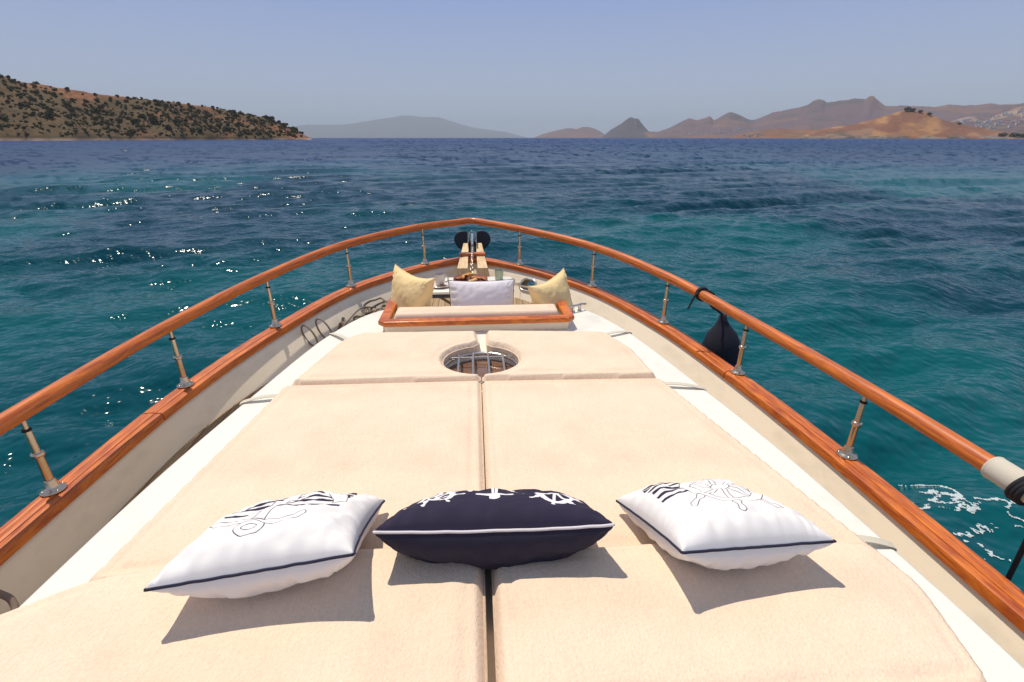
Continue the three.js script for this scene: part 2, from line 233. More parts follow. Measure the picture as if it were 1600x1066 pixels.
/* foliage clumps */
function clump(seedN, n, w, h, leaf) { // crown of many small leaf-clump faces inside a lumpy volume
  let s = seedN * 7919 + 13; const R = () => { s = (s * 1664525 + 1013904223) >>> 0; return s / 4294967296; }, pos = [], nor = [];
  for (let k = 0; k < n; k++) {
    const a = R() * 6.283, u = R() * 2 - 1, q = Math.sqrt(1 - u * u), rad = Math.pow(R(), .45) * (.72 + .5 * fbm(a * 1.3 + seedN, u * 2 + 4, 2)), c = [Math.cos(a) * q * rad * w / 2, (u * rad * .5 + .5) * h, Math.sin(a) * q * rad * w / 2];
    const d = V(R() - .5, R() - .2, R() - .5).normalize(), e = V(R() - .5, R() - .5, R() - .5).cross(d).normalize(), f = d.clone().cross(e), L = leaf * (.6 + .8 * R());
    const P = (p, r) => pos.push(c[0] + e.x * p * L + f.x * r * L, c[1] + e.y * p * L + f.y * r * L, c[2] + e.z * p * L + f.z * r * L);
    P(-.5, -.35); P(.5, -.4); P(.1, .6); P(-.5, -.35); P(.1, .6); P(-.6, .3);
    for (let m = 0; m < 6; m++) nor.push(d.x, d.y, d.z);
  }
  const g = new THREE.BufferGeometry(); g.setAttribute('position', new THREE.Float32BufferAttribute(pos, 3)); g.setAttribute('normal', new THREE.Float32BufferAttribute(nor, 3)); return g;
}
const leafMat = [[.078, .072, .022], [.105, .088, .024], [.060, .058, .020], [.13, .085, .028]].map(c => new THREE.MeshStandardMaterial({ color: new THREE.Color().setRGB(...c), roughness: .9 }));
const bark = new THREE.MeshStandardMaterial({ color: new THREE.Color().setRGB(.09, .065, .045), roughness: .95 });
{ // macchia on the left hill: countless bushes
  const geos = [0, 1, 2].map(k => clump(k + 1, 70, 1, .72, .34)), mats = [leafMat[0], leafMat[1], leafMat[3]];
  geos.forEach((g, k) => {
    const n = [700, 800, 600][k], im = new THREE.InstancedMesh(g, mats[k], n), M = new THREE.Matrix4(), q = new THREE.Quaternion(); let c = 0;
    for (let tries = 0; c < n && tries < n * 30; tries++) {
      const b = rr(-56, -17.2), t = Math.pow(rnd(), .9) * 1.02 + .04, p = hillAt(b, Math.min(t, 1.04)); if (p[1] < 2.4) continue;
      const d = fbm(p[0] * .012 + 30, p[2] * .012, 3) * .6 + fbm(p[0] * .05, p[2] * .05, 3) * .5; if (rnd() > smooth(.40, .66, d) * .9 + .12) continue;
      const s = rr(1.4, 4.4) * (rnd() < .12 ? 1.6 : 1); q.setFromAxisAngle(V(0, 1, 0), rnd() * 6.28);
      M.compose(V(p[0], p[1] - s * .1, p[2]), q, V(s, s * rr(.7, 1.1), s)); im.setMatrixAt(c++, M);
    }
    im.count = c; im.name = numbered('scrub'); im.userData = { kind: 'stuff', label: ['dark green', 'olive green', 'brownish'][k] + ' scrub bushes scattered over the left hill', category: 'scrub' }; im.castShadow = true; scene.add(im);
  });
}
function tree(label, group, at, b, t, w, h, k, name = 'tree') {
  const p = at(b, t), g = thing(name, label, 'tree', [p[0], p[1] - .4, p[2]], group);
  const tr = lathe([[w * .06, 0], [w * .045, h * .25], [w * .02, h * .6], [.001, h * .7]], 7); part('trunk', tr, bark, g);
  const c = clump(k + 11, 260, w, h * .86, w * .17); c.translate(0, h * .14, 0); part('crown', c, leafMat[k % 3], g); return g;
}
[[-20.35, 1, 7, 5], [-19.9, 1, 9, 5.5], [-19.3, .98, 6, 4.5], [-18.72, 1, 7, 5], [-18.1, .98, 8, 5], [-17.35, .97, 5.5, 4.2]].forEach(([b, t, w, h], i) => tree('dark green tree on the tapering ridge of the left hill', 'trees along the tapering ridge of the left hill', hillAt, b, t, w, h, i));
[[-31, .35, 9, 6], [-33.4, .55, 9, 6.5], [-28.6, .22, 8, 6], [-29.6, .4, 11, 7], [-26.2, .18, 8, 5.5], [-36.5, .3, 8, 6], [-24, .25, 8, 5.5], [-35.2, .6, 9, 6]].forEach(([b, t, w, h], i) => tree('broad dark tree on the flank of the left hill', 'broad trees on the flank of the left hill', hillAt, b, t, w, h, i + 3));
[[40.62, .97, 20, 13, 'largest dark tree on top of the brown headland'], [41.0, .96, 17, 12, 'dark tree beside the largest one on the brown headland'], [41.55, .95, 14, 10, 'round dark tree standing alone right of the headland top'], [42.2, .94, 16, 9, 'low dark tree on the right shoulder of the headland'], [44.35, .95, 12, 6, 'small dark bush halfway down the right ridge of the headland']].forEach(([b, t, w, h, l], i) => tree(l, 'trees on the brown headland', headAt, b, t, w, h, i + 2));
[[47.2, .1, 22, 10], [47.9, .08, 26, 10], [48.4, .06, 22, 9], [48.8, .05, 24, 9]].forEach(([b, t, w, h], i) => tree('low dark tree on the beach at the right end of the headland', 'trees on the beach right of the headland', headAt, b, t, w, h, i + 4));
{ // white villas
  const white = [[.72, .70, .68], [.62, .56, .52], [.66, .66, .68]].map(c => new THREE.MeshStandardMaterial({ color: new THREE.Color().setRGB(...c), roughness: .85 })), dark = new THREE.MeshStandardMaterial({ color: new THREE.Color().setRGB(.05, .06, .08), roughness: .2 });
  const protos = [0, 1, 2].map(k => {
    const w = [13, 17, 11][k], g = new THREE.Group(); g.name = 'villa';
    part('wall', merged([box(w, 6.4, 10, 0, 3.2, 0), box(w * .55, 3.2, 8.4, -w * .2, 8, -.6), box(w + .5, .5, .5, 0, 6.5, 5.2), box(w * .55 + .4, .4, .4, -w * .2, 9.7, 3.8)]), white[k], g);
    for (const [x, y] of [[-w * .3, 1.9], [0, 1.9], [w * .3, 1.9], [-w * .3, 4.8], [w * .3, 4.8], [-w * .2, 8]]) part('window', box(1.9, 1.5, .3, x, y, y > 7 ? 3.6 : 5), dark, g);
    return g;
  });
  const put = (at, b, t, label, group) => { const p = at(b, t); if (p[1] < 3) return; const g = protos[Math.floor(rnd() * 3)].clone(); g.name = numbered('villa'); g.position.set(p[0], p[1] - 1.5, p[2]); g.rotation.y = -b * RAD + rr(-.5, .5); const s = rr(.75, 1.15); g.scale.set(s, s, s); tag(g, label, 'house', group); scene.add(g); };
  for (let k = 0; k < 120; k++) { const up = rnd() < .55; put(slopeAt, up ? rr(45.9, 50) : rr(43.4, 46.3), up ? rr(.25, .85) : rr(.3, .8), 'white villa on the pinkish slope at the far right', 'villas on the slope at the far right'); }
  for (let k = 0; k < 46; k++) { const b = rr(22.2, 29.2); put(rangeAt, b, rr(.16, .3) + .05 * Math.sin(b), 'pale house at the foot of the mauve mountain range', 'houses at the foot of the mountain range'); }
  for (let k = 0; k < 9; k++) put(footAt, rr(27.8, 30), rr(.1, .5), 'pale house on the low ochre foothill', 'houses on the ochre foothill');
}

/* ------------------------------------------------------------------ the boat: stanchion feet along each side, aft to bow */
const LEFT = [[-1.70, 1.735, 2.6], [-1.66, 1.745, .6], [-1.625, 1.757, -.7], [-1.596, 1.775, -1.583], [-1.533, 1.794, -2.379], [-1.321, 1.85, -3.084], [-1.001, 1.894, -3.845], [-.469, 1.919, -4.448], [-.045, 1.926, -4.72]].map(p => V(...p));
const RIGHT = [[1.70, 1.69, 2.6], [1.66, 1.697, .6], [1.62, 1.706, -.7], [1.578, 1.719, -1.639], [1.4875, 1.7375, -2.414], [1.29, 1.80, -3.093], [.946, 1.8625, -3.805], [.4025, 1.906, -4.409], [-.045, 1.926, -4.72]].map(p => V(...p));
const deckY = (z, x = 0) => 1.475 - .048 * z - .018 * x;
const flare = (z, x = 0) => mix(x > 0 ? .52 : .28, .76, smooth(1.6, 3.3, -z));
const SEG = 150;
function sampled(pts, sgn) {
  const c = new THREE.CatmullRomCurve3(pts, false, 'centripetal'), P = c.getSpacedPoints(SEG), S = P.map((p, i) => { const a = P[Math.max(0, i - 1)], b = P[Math.min(SEG, i + 1)], t = b.clone().sub(a); return V(-t.z * sgn, 0, t.x * sgn).normalize(); });
  // the two sides meet on the centreline: mitre the last points
  for (let k = 0; k < 4; k++) { const i = SEG - k, w = 1 - k / 4; S[i].lerp(V(sgn * .62, 0, -.98), w * .9); }
  return { P, S, curve: c };
}
const sideL = sampled(LEFT, -1), sideR = sampled(RIGHT, 1);
sideL.S.forEach(s => { if (s.x > 0.02) s.negate(); }); sideR.S.forEach(s => { if (s.x < -.02) s.negate(); });
const boat = thing('yacht', 'foredeck of a white wooden motor yacht with varnished rails', 'boat');

{ // hull, bulwarks, cap rails, handrail, stanchions
  const strip = (side, rows, flip) => { const n = side.P.length, pos = [], uv = [], idx = [], m = rows.length; for (let i = 0; i < n; i++) for (let k = 0; k < m; k++) { const q = rows[k](side.P[i], side.S[i]); pos.push(q.x, q.y, q.z); uv.push(i * .05, k * .2); } for (let i = 0; i < n - 1; i++) for (let k = 0; k < m - 1; k++) { const a = i * m + k, b = a + 1, c = a + m, d = c + 1; flip ? idx.push(a, c, b, b, c, d) : idx.push(a, b, c, b, d, c); } return indexed(pos, uv, idx); };
  const off = (p, s, o, y) => V(p.x + s.x * o, y, p.z + s.z * o);
  for (const [side, sgn] of [[sideL, -1], [sideR, 1]]) {
    part('hull_side', strip(side, [(p, s) => { const d = p.y - deckY(p.z, p.x); return off(p, s, .022 - .5 * flare(p.z, p.x) * d, p.y - .03 - d * .98); }, (p, s) => off(p, s, -.07, p.y - .5), (p, s) => off(p, s, -.11, p.y - .8), (p, s) => off(p, s, -.16, .6), (p, s) => off(p, s, -.26, .2), (p, s) => off(p, s, -.5, -.5)], sgn > 0), gelcoat, boat);
    // bulwark: a closed shell, its inner face leaning inboard towards the deck
    const ring = (p, s) => { const d = p.y - .028 - (deckY(p.z, p.x) - .03); return [off(p, s, -.048, p.y - .028), off(p, s, -.048 - flare(p.z, p.x) * d, p.y - .028 - d), off(p, s, .02 - .5 * flare(p.z, p.x) * d, p.y - .028 - d), off(p, s, .02, p.y - .028)]; };
    const n = side.P.length, pos = [], uv = [], idx = [];
    const steps = [[0, 1, 6], [1, 2, 1], [2, 3, 2], [3, 0, 1]];
    let m = 0;
    for (let i = 0; i < n; i++) { const r = ring(side.P[i], side.S[i]); m = 0; for (const [a, b, k] of steps) for (let q = 0; q < k; q++) { const v = r[a].clone().lerp(r[b], q / k); pos.push(v.x, v.y, v.z); uv.push(i * .04, m * .05); m++; } }
    for (let i = 0; i < n - 1; i++) for (let k = 0; k < m; k++) { const a = i * m + k, b = i * m + (k + 1) % m, c = a + m, d = b + m; sgn < 0 ? idx.push(a, c, b, b, c, d) : idx.push(a, b, c, b, d, c); }
    for (const i of [0, n - 1]) for (let k = 1; k < m - 1; k++) (i === 0) === (sgn < 0) ? idx.push(i * m, i * m + k, i * m + k + 1) : idx.push(i * m, i * m + k + 1, i * m + k);
    let g = indexed(pos, uv, idx);
    if (sgn > 0) { // oval fairlead cut through the right bulwark
      const a = new Brush(g.toNonIndexed()), shp = new THREE.Shape(), w = .046, r = .050;
      shp.absarc(w - .02, 0, r, -Math.PI / 2, Math.PI / 2); shp.absarc(-w + .02, 0, r, Math.PI / 2, Math.PI * 1.5);
      const cg = new THREE.ExtrudeGeometry(shp, { depth: .5, bevelEnabled: false, curveSegments: 14 }); cg.translate(0, 0, -.25);
      const facePt = i => { const p = side.P[i], s = side.S[i], d = .092; return off(p, s, -.048 - flare(p.z, p.x) * d, p.y - .028 - d); };
      let best = 0; for (let i = 60; i < SEG; i++) if (Math.abs(facePt(i).x - .462) < Math.abs(facePt(best).x - .462)) best = i;
      const c0 = facePt(best), so = side.S[best], cut = new Brush(cg); cut.position.copy(c0); cut.lookAt(c0.x + so.x, c0.y - .30, c0.z + so.z); cut.updateMatrixWorld(); a.updateMatrixWorld();
      const ev = new Evaluator(); ev.attributes = ['position', 'normal', 'uv']; ev.useGroups = false; const res = ev.evaluate(a, cut, SUBTRACTION); g = toCreasedNormals(res.geometry, 35 * RAD);
      const pts = []; for (const q of shp.getPoints(14)) pts.push(V(q.x, q.y, 0));
      const ringG = tube(pts, .0105, 72, 8, true), rg = part('fairlead_ring', ringG, chrome, boat); rg.position.copy(c0); rg.lookAt(c0.x - so.x, c0.y + flare(c0.z, c0.x), c0.z - so.z); rg.translateZ(.003); rg.scale.set(1.08, 1.14, 1);
    }
    part('bulwark', g, cream, boat);
    // cap rail of three laid strips, in lengths butted end to end
    const cap = new THREE.Group(); cap.name = 'cap_rail'; boat.add(cap);
    const strips = [[-.067, -.032], [-.0308, .002], [.0032, .037]], joints = sgn > 0 ? [0, 46, 96, SEG] : [0, 38, 90, SEG];
    strips.forEach(([o0, o1], k) => {
      for (let j = 0; j < 3; j++) {
        const P = side.P.slice(joints[j], joints[j + 1] + 1).map(p => p.clone()), S = side.S.slice(joints[j], joints[j + 1] + 1);
        if (j) P[0].lerp(P[1], .06); if (j < 2) P[P.length - 1].lerp(P[P.length - 2], .06);
        const c = .011, rin = k === 0 ? .014 : .002, rout = k === 2 ? .014 : .002, dy = (k === 1 ? .0015 : 0);
        const ringP = [[o0, -.03], [o0, c - rin + dy], [o0 + rin * .3, c - rin * .3 + dy], [o0 + rin, c + dy], [o1 - rout, c + dy], [o1 - rout * .3, c - rout * .3 + dy], [o1, c - rout + dy], [o1, -.03]];
        part('plank', sweep(P, S, ringP, true, k * 3.1 + j * 5.3), wood[(k + j) % 3], cap);
      }
    });
  }
  part('transom', box(3.3, 2.0, .1, 0, .75, 2.62), gelcoat, boat);
  // handrail: one bent round rail meeting at the bow
  const rl = [], lift = p => V(p.x, p.y + (p.x < 0 ? .343 : .332), p.z);
  for (const p of LEFT.slice(0, -1)) rl.push(lift(p)); rl[rl.length - 1].z -= .03;
  rl.push(V(-.20, 2.252, -4.735), V(-.03, 2.252, -4.84), V(.13, 2.246, -4.715)); const R2 = RIGHT.slice(0, -1).reverse().map(p => lift(p)); R2[0].z -= .03; rl.push(...R2);
  const rc = new THREE.CatmullRomCurve3(rl, false, 'centripetal'), hr = new THREE.TubeGeometry(rc, 420, .031, 20, false);
  { const u = hr.attributes.uv, L = rc.getLength(); for (let i = 0; i < u.count; i++) u.setXY(i, u.getX(i) * L, u.getY(i) * .22 * 4); }
  part('handrail', hr, railWood, boat);
  // stanchions
  const stan = (p, y) => {
    const g = part('stanchion', lathe([[.0001, .012], [.0135, .012], [.0135, .165], [.0135, .17], [.0115, .172], [.0115, .262], [.0001, .262]], 16), steel, boat); g.position.set(p.x, p.y + .012, p.z);
    part('base_flange', lathe([[.0001, 0], [.040, 0], [.040, .006], [.030, .012], [.021, .022], [.018, .045], [.014, .05]], 22), steel, g);
    part('collar', lathe([[.013, .150], [.019, .152], [.021, .160], [.019, .168], [.0135, .170]], 16), steel, g);
    part('seal_ring', lathe([[.0114, .258], [.0145, .259], [.0145, .266], [.010, .267]], 14), black, g);
    part('spigot', lathe([[.0085, .262], [.0085, .325]], 12), steel, g);
    for (let k = 0; k < 4; k++) { const a = k * Math.PI / 2 + .5; part('screw', new THREE.SphereGeometry(.005, 8, 6).translate(Math.cos(a) * .032, .009, Math.sin(a) * .032), steel, g); }
  };
  for (const k of [2, 3, 4, 5, 6, 7]) { stan(LEFT[k].clone().add(V(0, 0, k === 2 ? .55 : 0))); stan(RIGHT[k].clone().add(V(0, 0, k === 2 ? .5 : 0))); }
}
/* teak deck: planks between caulked seams, fitted inside the bulwarks */
{
  const foot = side => side.P.map((p, i) => { const d = p.y - .028 - deckY(p.z, p.x), o = -.048 - flare(p.z, p.x) * d + .02; return [p.x + side.S[i].x * o, p.z + side.S[i].z * o]; });
  const fl = foot(sideL), fr = foot(sideR).slice().reverse(), outline = fl.concat(fr);
  const shp = new THREE.Shape(outline.map(([x, z]) => new THREE.Vector2(x, -z))), dg = new THREE.ShapeGeometry(shp); dg.rotateX(-Math.PI / 2);
  { const p = dg.attributes.position; for (let i = 0; i < p.count; i++) p.setY(i, deckY(p.getZ(i), p.getX(i)) - .006); dg.computeVertexNormals(); }
  const deck = part('deck', dg, caulk, boat);
  const bowZ = x => { // forward end of a plank at this x
    const f = x < -.045 ? fl : fr.slice().reverse(); let z = NaN; for (let i = 1; i < f.length; i++) { const a = f[i - 1], b = f[i]; if ((a[0] - x) * (b[0] - x) <= 0 && a[1] < .5) { z = mix(a[1], b[1], (x - a[0]) / ((b[0] - a[0]) || 1)); } } return z; };
  const W = .052, T = .012;
  for (let x = -1.58; x < 1.58; x += W) {
    const x0 = x + .002, x1 = x + W - .002, inner = Math.abs(x + W / 2) < .95, aft = inner ? -2.5 : 1.6, z0 = bowZ(x0), z1 = bowZ(x1); if (!(z0 < aft - .1) || !(z1 < aft - .1)) continue;
    const pos = [], P = (X, Z, t) => pos.push(X, deckY(Z, X) + (t ? 0 : -T), Z);
    P(x0, aft, 1); P(x1, aft, 1); P(x1, z1, 1); P(x0, z0, 1); P(x0, aft, 0); P(x1, aft, 0); P(x1, z1, 0); P(x0, z0, 0);
    let g = indexed(pos, null, [0, 1, 2, 0, 2, 3, 0, 4, 5, 0, 5, 1, 1, 5, 6, 1, 6, 2, 2, 6, 7, 2, 7, 3, 3, 7, 4, 3, 4, 0]).toNonIndexed(); g.computeVertexNormals();
    const q = g.attributes.position, uv = []; for (let i = 0; i < q.count; i++) uv.push(q.getZ(i) + x * 3.7, q.getX(i)); g.setAttribute('uv', new THREE.Float32BufferAttribute(uv, 2));
    part('plank', g, teak[Math.floor(rnd() * 3)], deck);
  }
}
/* coachroof: low white trunk under the sunpads, with the seat well cut into its front */
{
  const half = [[1.12, 1.6], [1.115, 0], [1.10, -.7], [1.085, -.9], [1.06, -1.2], [1.03, -1.45], [.97, -1.82], [.86, -2.42], [.80, -2.62], [.735, -2.78], [.66, -2.9], [.58, -2.97], [.545, -2.98]];
  const cR = new THREE.CatmullRomCurve3(half.map(([x, z]) => V(x, 0, z)), false, 'centripetal').getPoints(60), pts = [];
  for (const p of cR) pts.push([p.x, p.z]); pts.push([.485, -2.98], [.485, -2.73], [-.485, -2.73], [-.485, -2.98]); for (const p of cR.slice().reverse()) pts.push([-p.x, p.z]);
  const shp = new THREE.Shape(pts.map(([x, z]) => new THREE.Vector2(x, -z)));
  const hole = new THREE.Path(); hole.absellipse(.01, 2.065, .175, .165, 0, Math.PI * 2, true); shp.holes.push(hole);
  const g = new THREE.ExtrudeGeometry(shp, { depth: .40, bevelEnabled: true, bevelSize: .018, bevelThickness: .018, bevelSegments: 4, bevelOffset: -.018, curveSegments: 40 }); g.rotateX(-Math.PI / 2); g.translate(0, 1.582, 0);
  part('coachroof', toCreasedNormals(g, 35 * RAD), gelcoat, boat);
  // hatch in the roof: steel rim, smoked pane and guard bars
  const hatch = new THREE.Group(); hatch.name = 'hatch'; hatch.position.set(.01, 2.0, -2.065); boat.add(hatch);
  const smoked = new THREE.MeshPhysicalMaterial({ color: new THREE.Color().setRGB(.20, .105, .065), roughness: .12, clearcoat: .6, clearcoatRoughness: .05 });
  const pane = new THREE.CylinderGeometry(.178, .178, .012, 56); pane.scale(1, 1, .943); pane.translate(0, -.035, 0); part('pane', pane, smoked, hatch);
  const rp = []; for (let k = 0; k < 48; k++) { const a = k / 48 * 6.2832; rp.push(V(Math.cos(a) * .172, .004, Math.sin(a) * .162)); } part('rim', tube(rp, .009, 120, 10, true), chrome, hatch);
  for (const x of [-.105, -.038, .035, .105]) { const h = .162 * Math.sqrt(1 - (x / .175) ** 2); part('guard_bar', tube([[x, .004, h], [x, .022, h * .85], [x, .028, 0], [x, .022, -h * .85], [x, .004, -h]], .0055, 30, 8), chrome, hatch); }
  const cross = []; for (let k = 0; k <= 12; k++) { const x = mix(-.15, .15, k / 12); cross.push([x, .018, -.085]); } part('cross_bar', tube(cross, .004, 20, 8), chrome, hatch);
}
/* bench across the front of the coachroof */
{
  const bench = new THREE.Group(); bench.name = 'bench'; boat.add(bench);
  part('back_panel', box(1.02, .062, .03, 0, 2.031, -2.548, .004), cream, bench);
  const cw = .058, y0 = 2.046, shp = new THREE.Shape(), x = .545, zb = 2.515, zf = 2.985, c = .035;
  shp.moveTo(-x, zf); shp.lineTo(-x, zb + c); shp.lineTo(-x + c, zb); shp.lineTo(x - c, zb); shp.lineTo(x, zb + c); shp.lineTo(x, zf); shp.lineTo(x - cw, zf); shp.lineTo(x - cw, zb + cw); shp.lineTo(-x + cw, zb + cw); shp.lineTo(-x + cw, zf); shp.closePath();
  const g = new THREE.ExtrudeGeometry(shp, { depth: .014, bevelEnabled: true, bevelSize: .008, bevelThickness: .008, bevelSegments: 3, bevelOffset: -.008 }); g.rotateX(-Math.PI / 2); g.translate(0, y0 + .008, 0);
  part('coaming', toCreasedNormals(g, 35 * RAD), varnish(woodA, 1.2, 1.2), bench);
  for (const s of [-1, 1]) part('arm_panel', box(.03, .062, .40, s * .512, 2.031, -2.765, .004), cream, bench);
  part('seat', box(.964, .23, .36, 0, 1.745, -2.915, .012), cream, bench);
}
/* bow: sprit beams, windlass, bollards, samson block */
{
  const bow = new THREE.Group(); bow.name = 'bowsprit'; boat.add(bow);
  const beam = (x0, x1, X0, X1) => { const pos = [], zs = [-4.18, -5.24], y = [[1.885, 1.948], [1.895, 1.955]]; [[x0, x1], [X0, X1]].forEach(([a, b], i) => { pos.push(a, y[i][0], zs[i], b, y[i][0], zs[i], b, y[i][1], zs[i], a, y[i][1], zs[i]); }); const q = indexed(pos, null, [0, 1, 2, 0, 2, 3, 4, 6, 5, 4, 7, 6, 3, 2, 6, 3, 6, 7, 0, 5, 1, 0, 4, 5, 1, 5, 6, 1, 6, 2, 0, 3, 7, 0, 7, 4]).toNonIndexed(); q.computeVertexNormals(); q.setAttribute('uv', new THREE.Float32BufferAttribute(new Array(q.attributes.position.count * 2).fill(0).map((_, i) => q.attributes.position.getX(i >> 1) * (i & 1 ? 1 : 0) + q.attributes.position.getZ(i >> 1) * (i & 1 ? 0 : 1)), 2)); return q; };
  const paleWood = new THREE.MeshStandardMaterial({ map: rep(teakTex, 1, 3), color: new THREE.Color(1.5, 1.6, 1.7), roughness: .6 });
  part('beam', beam(-.165, -.075, -.128, -.072), paleWood, bow); part('beam', beam(.012, .100, .006, .066), paleWood, bow);
  part('post', box(.085, .24, .05, -.122, 1.80, -4.215, .006), paleWood, bow); part('post', box(.050, .24, .05, .078, 1.80, -4.215, .006), paleWood, bow);
  part('side_panel', box(.045, .2, .04, .028, 1.79, -4.21, .004), varnish(woodA, 1, 3), bow);
  part('crosspiece', box(.25, .03, .07, -.033, 1.963, -4.66, .006), wood[1], bow);
  for (const s of [-1, 1]) part('cheek_plate', box(.008, .085, .34, -.033 + s * .042, 1.975, -5.14, .003), chrome, bow);
  const roller = new THREE.CylinderGeometry(.032, .032, .07, 18); roller.rotateZ(Math.PI / 2); roller.translate(-.033, 1.95, -5.27); part('roller', roller, black, bow);
  part('hoop', tube([[-.075, 1.98, -5.2], [-.072, 2.05, -5.2], [-.033, 2.088, -5.2], [.006, 2.05, -5.2], [.009, 1.98, -5.2]], .006, 40, 8), steel, bow);
  const wl = new THREE.Group(); wl.name = 'windlass'; wl.position.set(-.062, deckY(-4.08), -4.08); boat.add(wl);
  part('base', lathe([[.0001, 0], [.072, 0], [.072, .02], [.05, .03], [.046, .055]], 24), steel, wl);
  part('drum', lathe([[.046, .055], [.042, .085], [.04, .12], [.046, .15], [.055, .155]], 24), new THREE.MeshStandardMaterial({ color: new THREE.Color().setRGB(.16, .10, .065), roughness: .45, metalness: .6 }), wl);
  part('cap', lathe([[.055, .155], [.056, .165], [.05, .172], [.02, .176], [.0001, .176]], 24), chrome, wl);
  for (const x of [-.205, .150]) { const b = new THREE.Group(); b.name = 'bollard'; b.position.set(x, deckY(-4.2), -4.2); boat.add(b); part('post', lathe([[.03, 0], [.022, .02], [.021, .13], [.027, .145], [.025, .16], [.0001, .165]], 18), gelcoat, b); part('pin', rod([-.045, .11, 0], [.045, .11, 0], .007), chrome, b); }
}
/* ------------------------------------------------------------------ sunpads */
function chaikin(p, n = 3) { for (let k = 0; k < n; k++) { const q = []; for (let i = 0; i < p.length; i++) { const a = p[i], b = p[(i + 1) % p.length]; q.push([a[0] * .75 + b[0] * .25, a[1] * .75 + b[1] * .25], [a[0] * .25 + b[0] * .75, a[1] * .25 + b[1] * .75]); } p = q; } return p; }
const corner = (p, r) => { const out = []; p.forEach((c, i) => { const a = p[(i + p.length - 1) % p.length], b = p[(i + 1) % p.length], R = c[2] ?? r; for (const o of [a, b]) { const d = Math.hypot(o[0] - c[0], o[1] - c[1]); const k = Math.min(R / d, .49); out.push([c[0] + (o[0] - c[0]) * k, c[1] + (o[1] - c[1]) * k]); if (o === a) out.push([c[0], c[1]]); } }); return out; };
function sdf(poly, x, z) { let d = 1e9, s = 1; for (let i = 0, j = poly.length - 1; i < poly.length; j = i++) { const e0 = poly[j][0] - poly[i][0], e1 = poly[j][1] - poly[i][1], w0 = x - poly[i][0], w1 = z - poly[i][1], t = clamp((w0 * e0 + w1 * e1) / (e0 * e0 + e1 * e1 + 1e-12)), b0 = w0 - e0 * t, b1 = w1 - e1 * t; d = Math.min(d, b0 * b0 + b1 * b1); const c1 = z >= poly[i][1], c2 = z < poly[j][1], c3 = e0 * w1 > e1 * w0; if ((c1 && c2 && c3) || (!c1 && !c2 && !c3)) s = -s; } return s * Math.sqrt(d); }
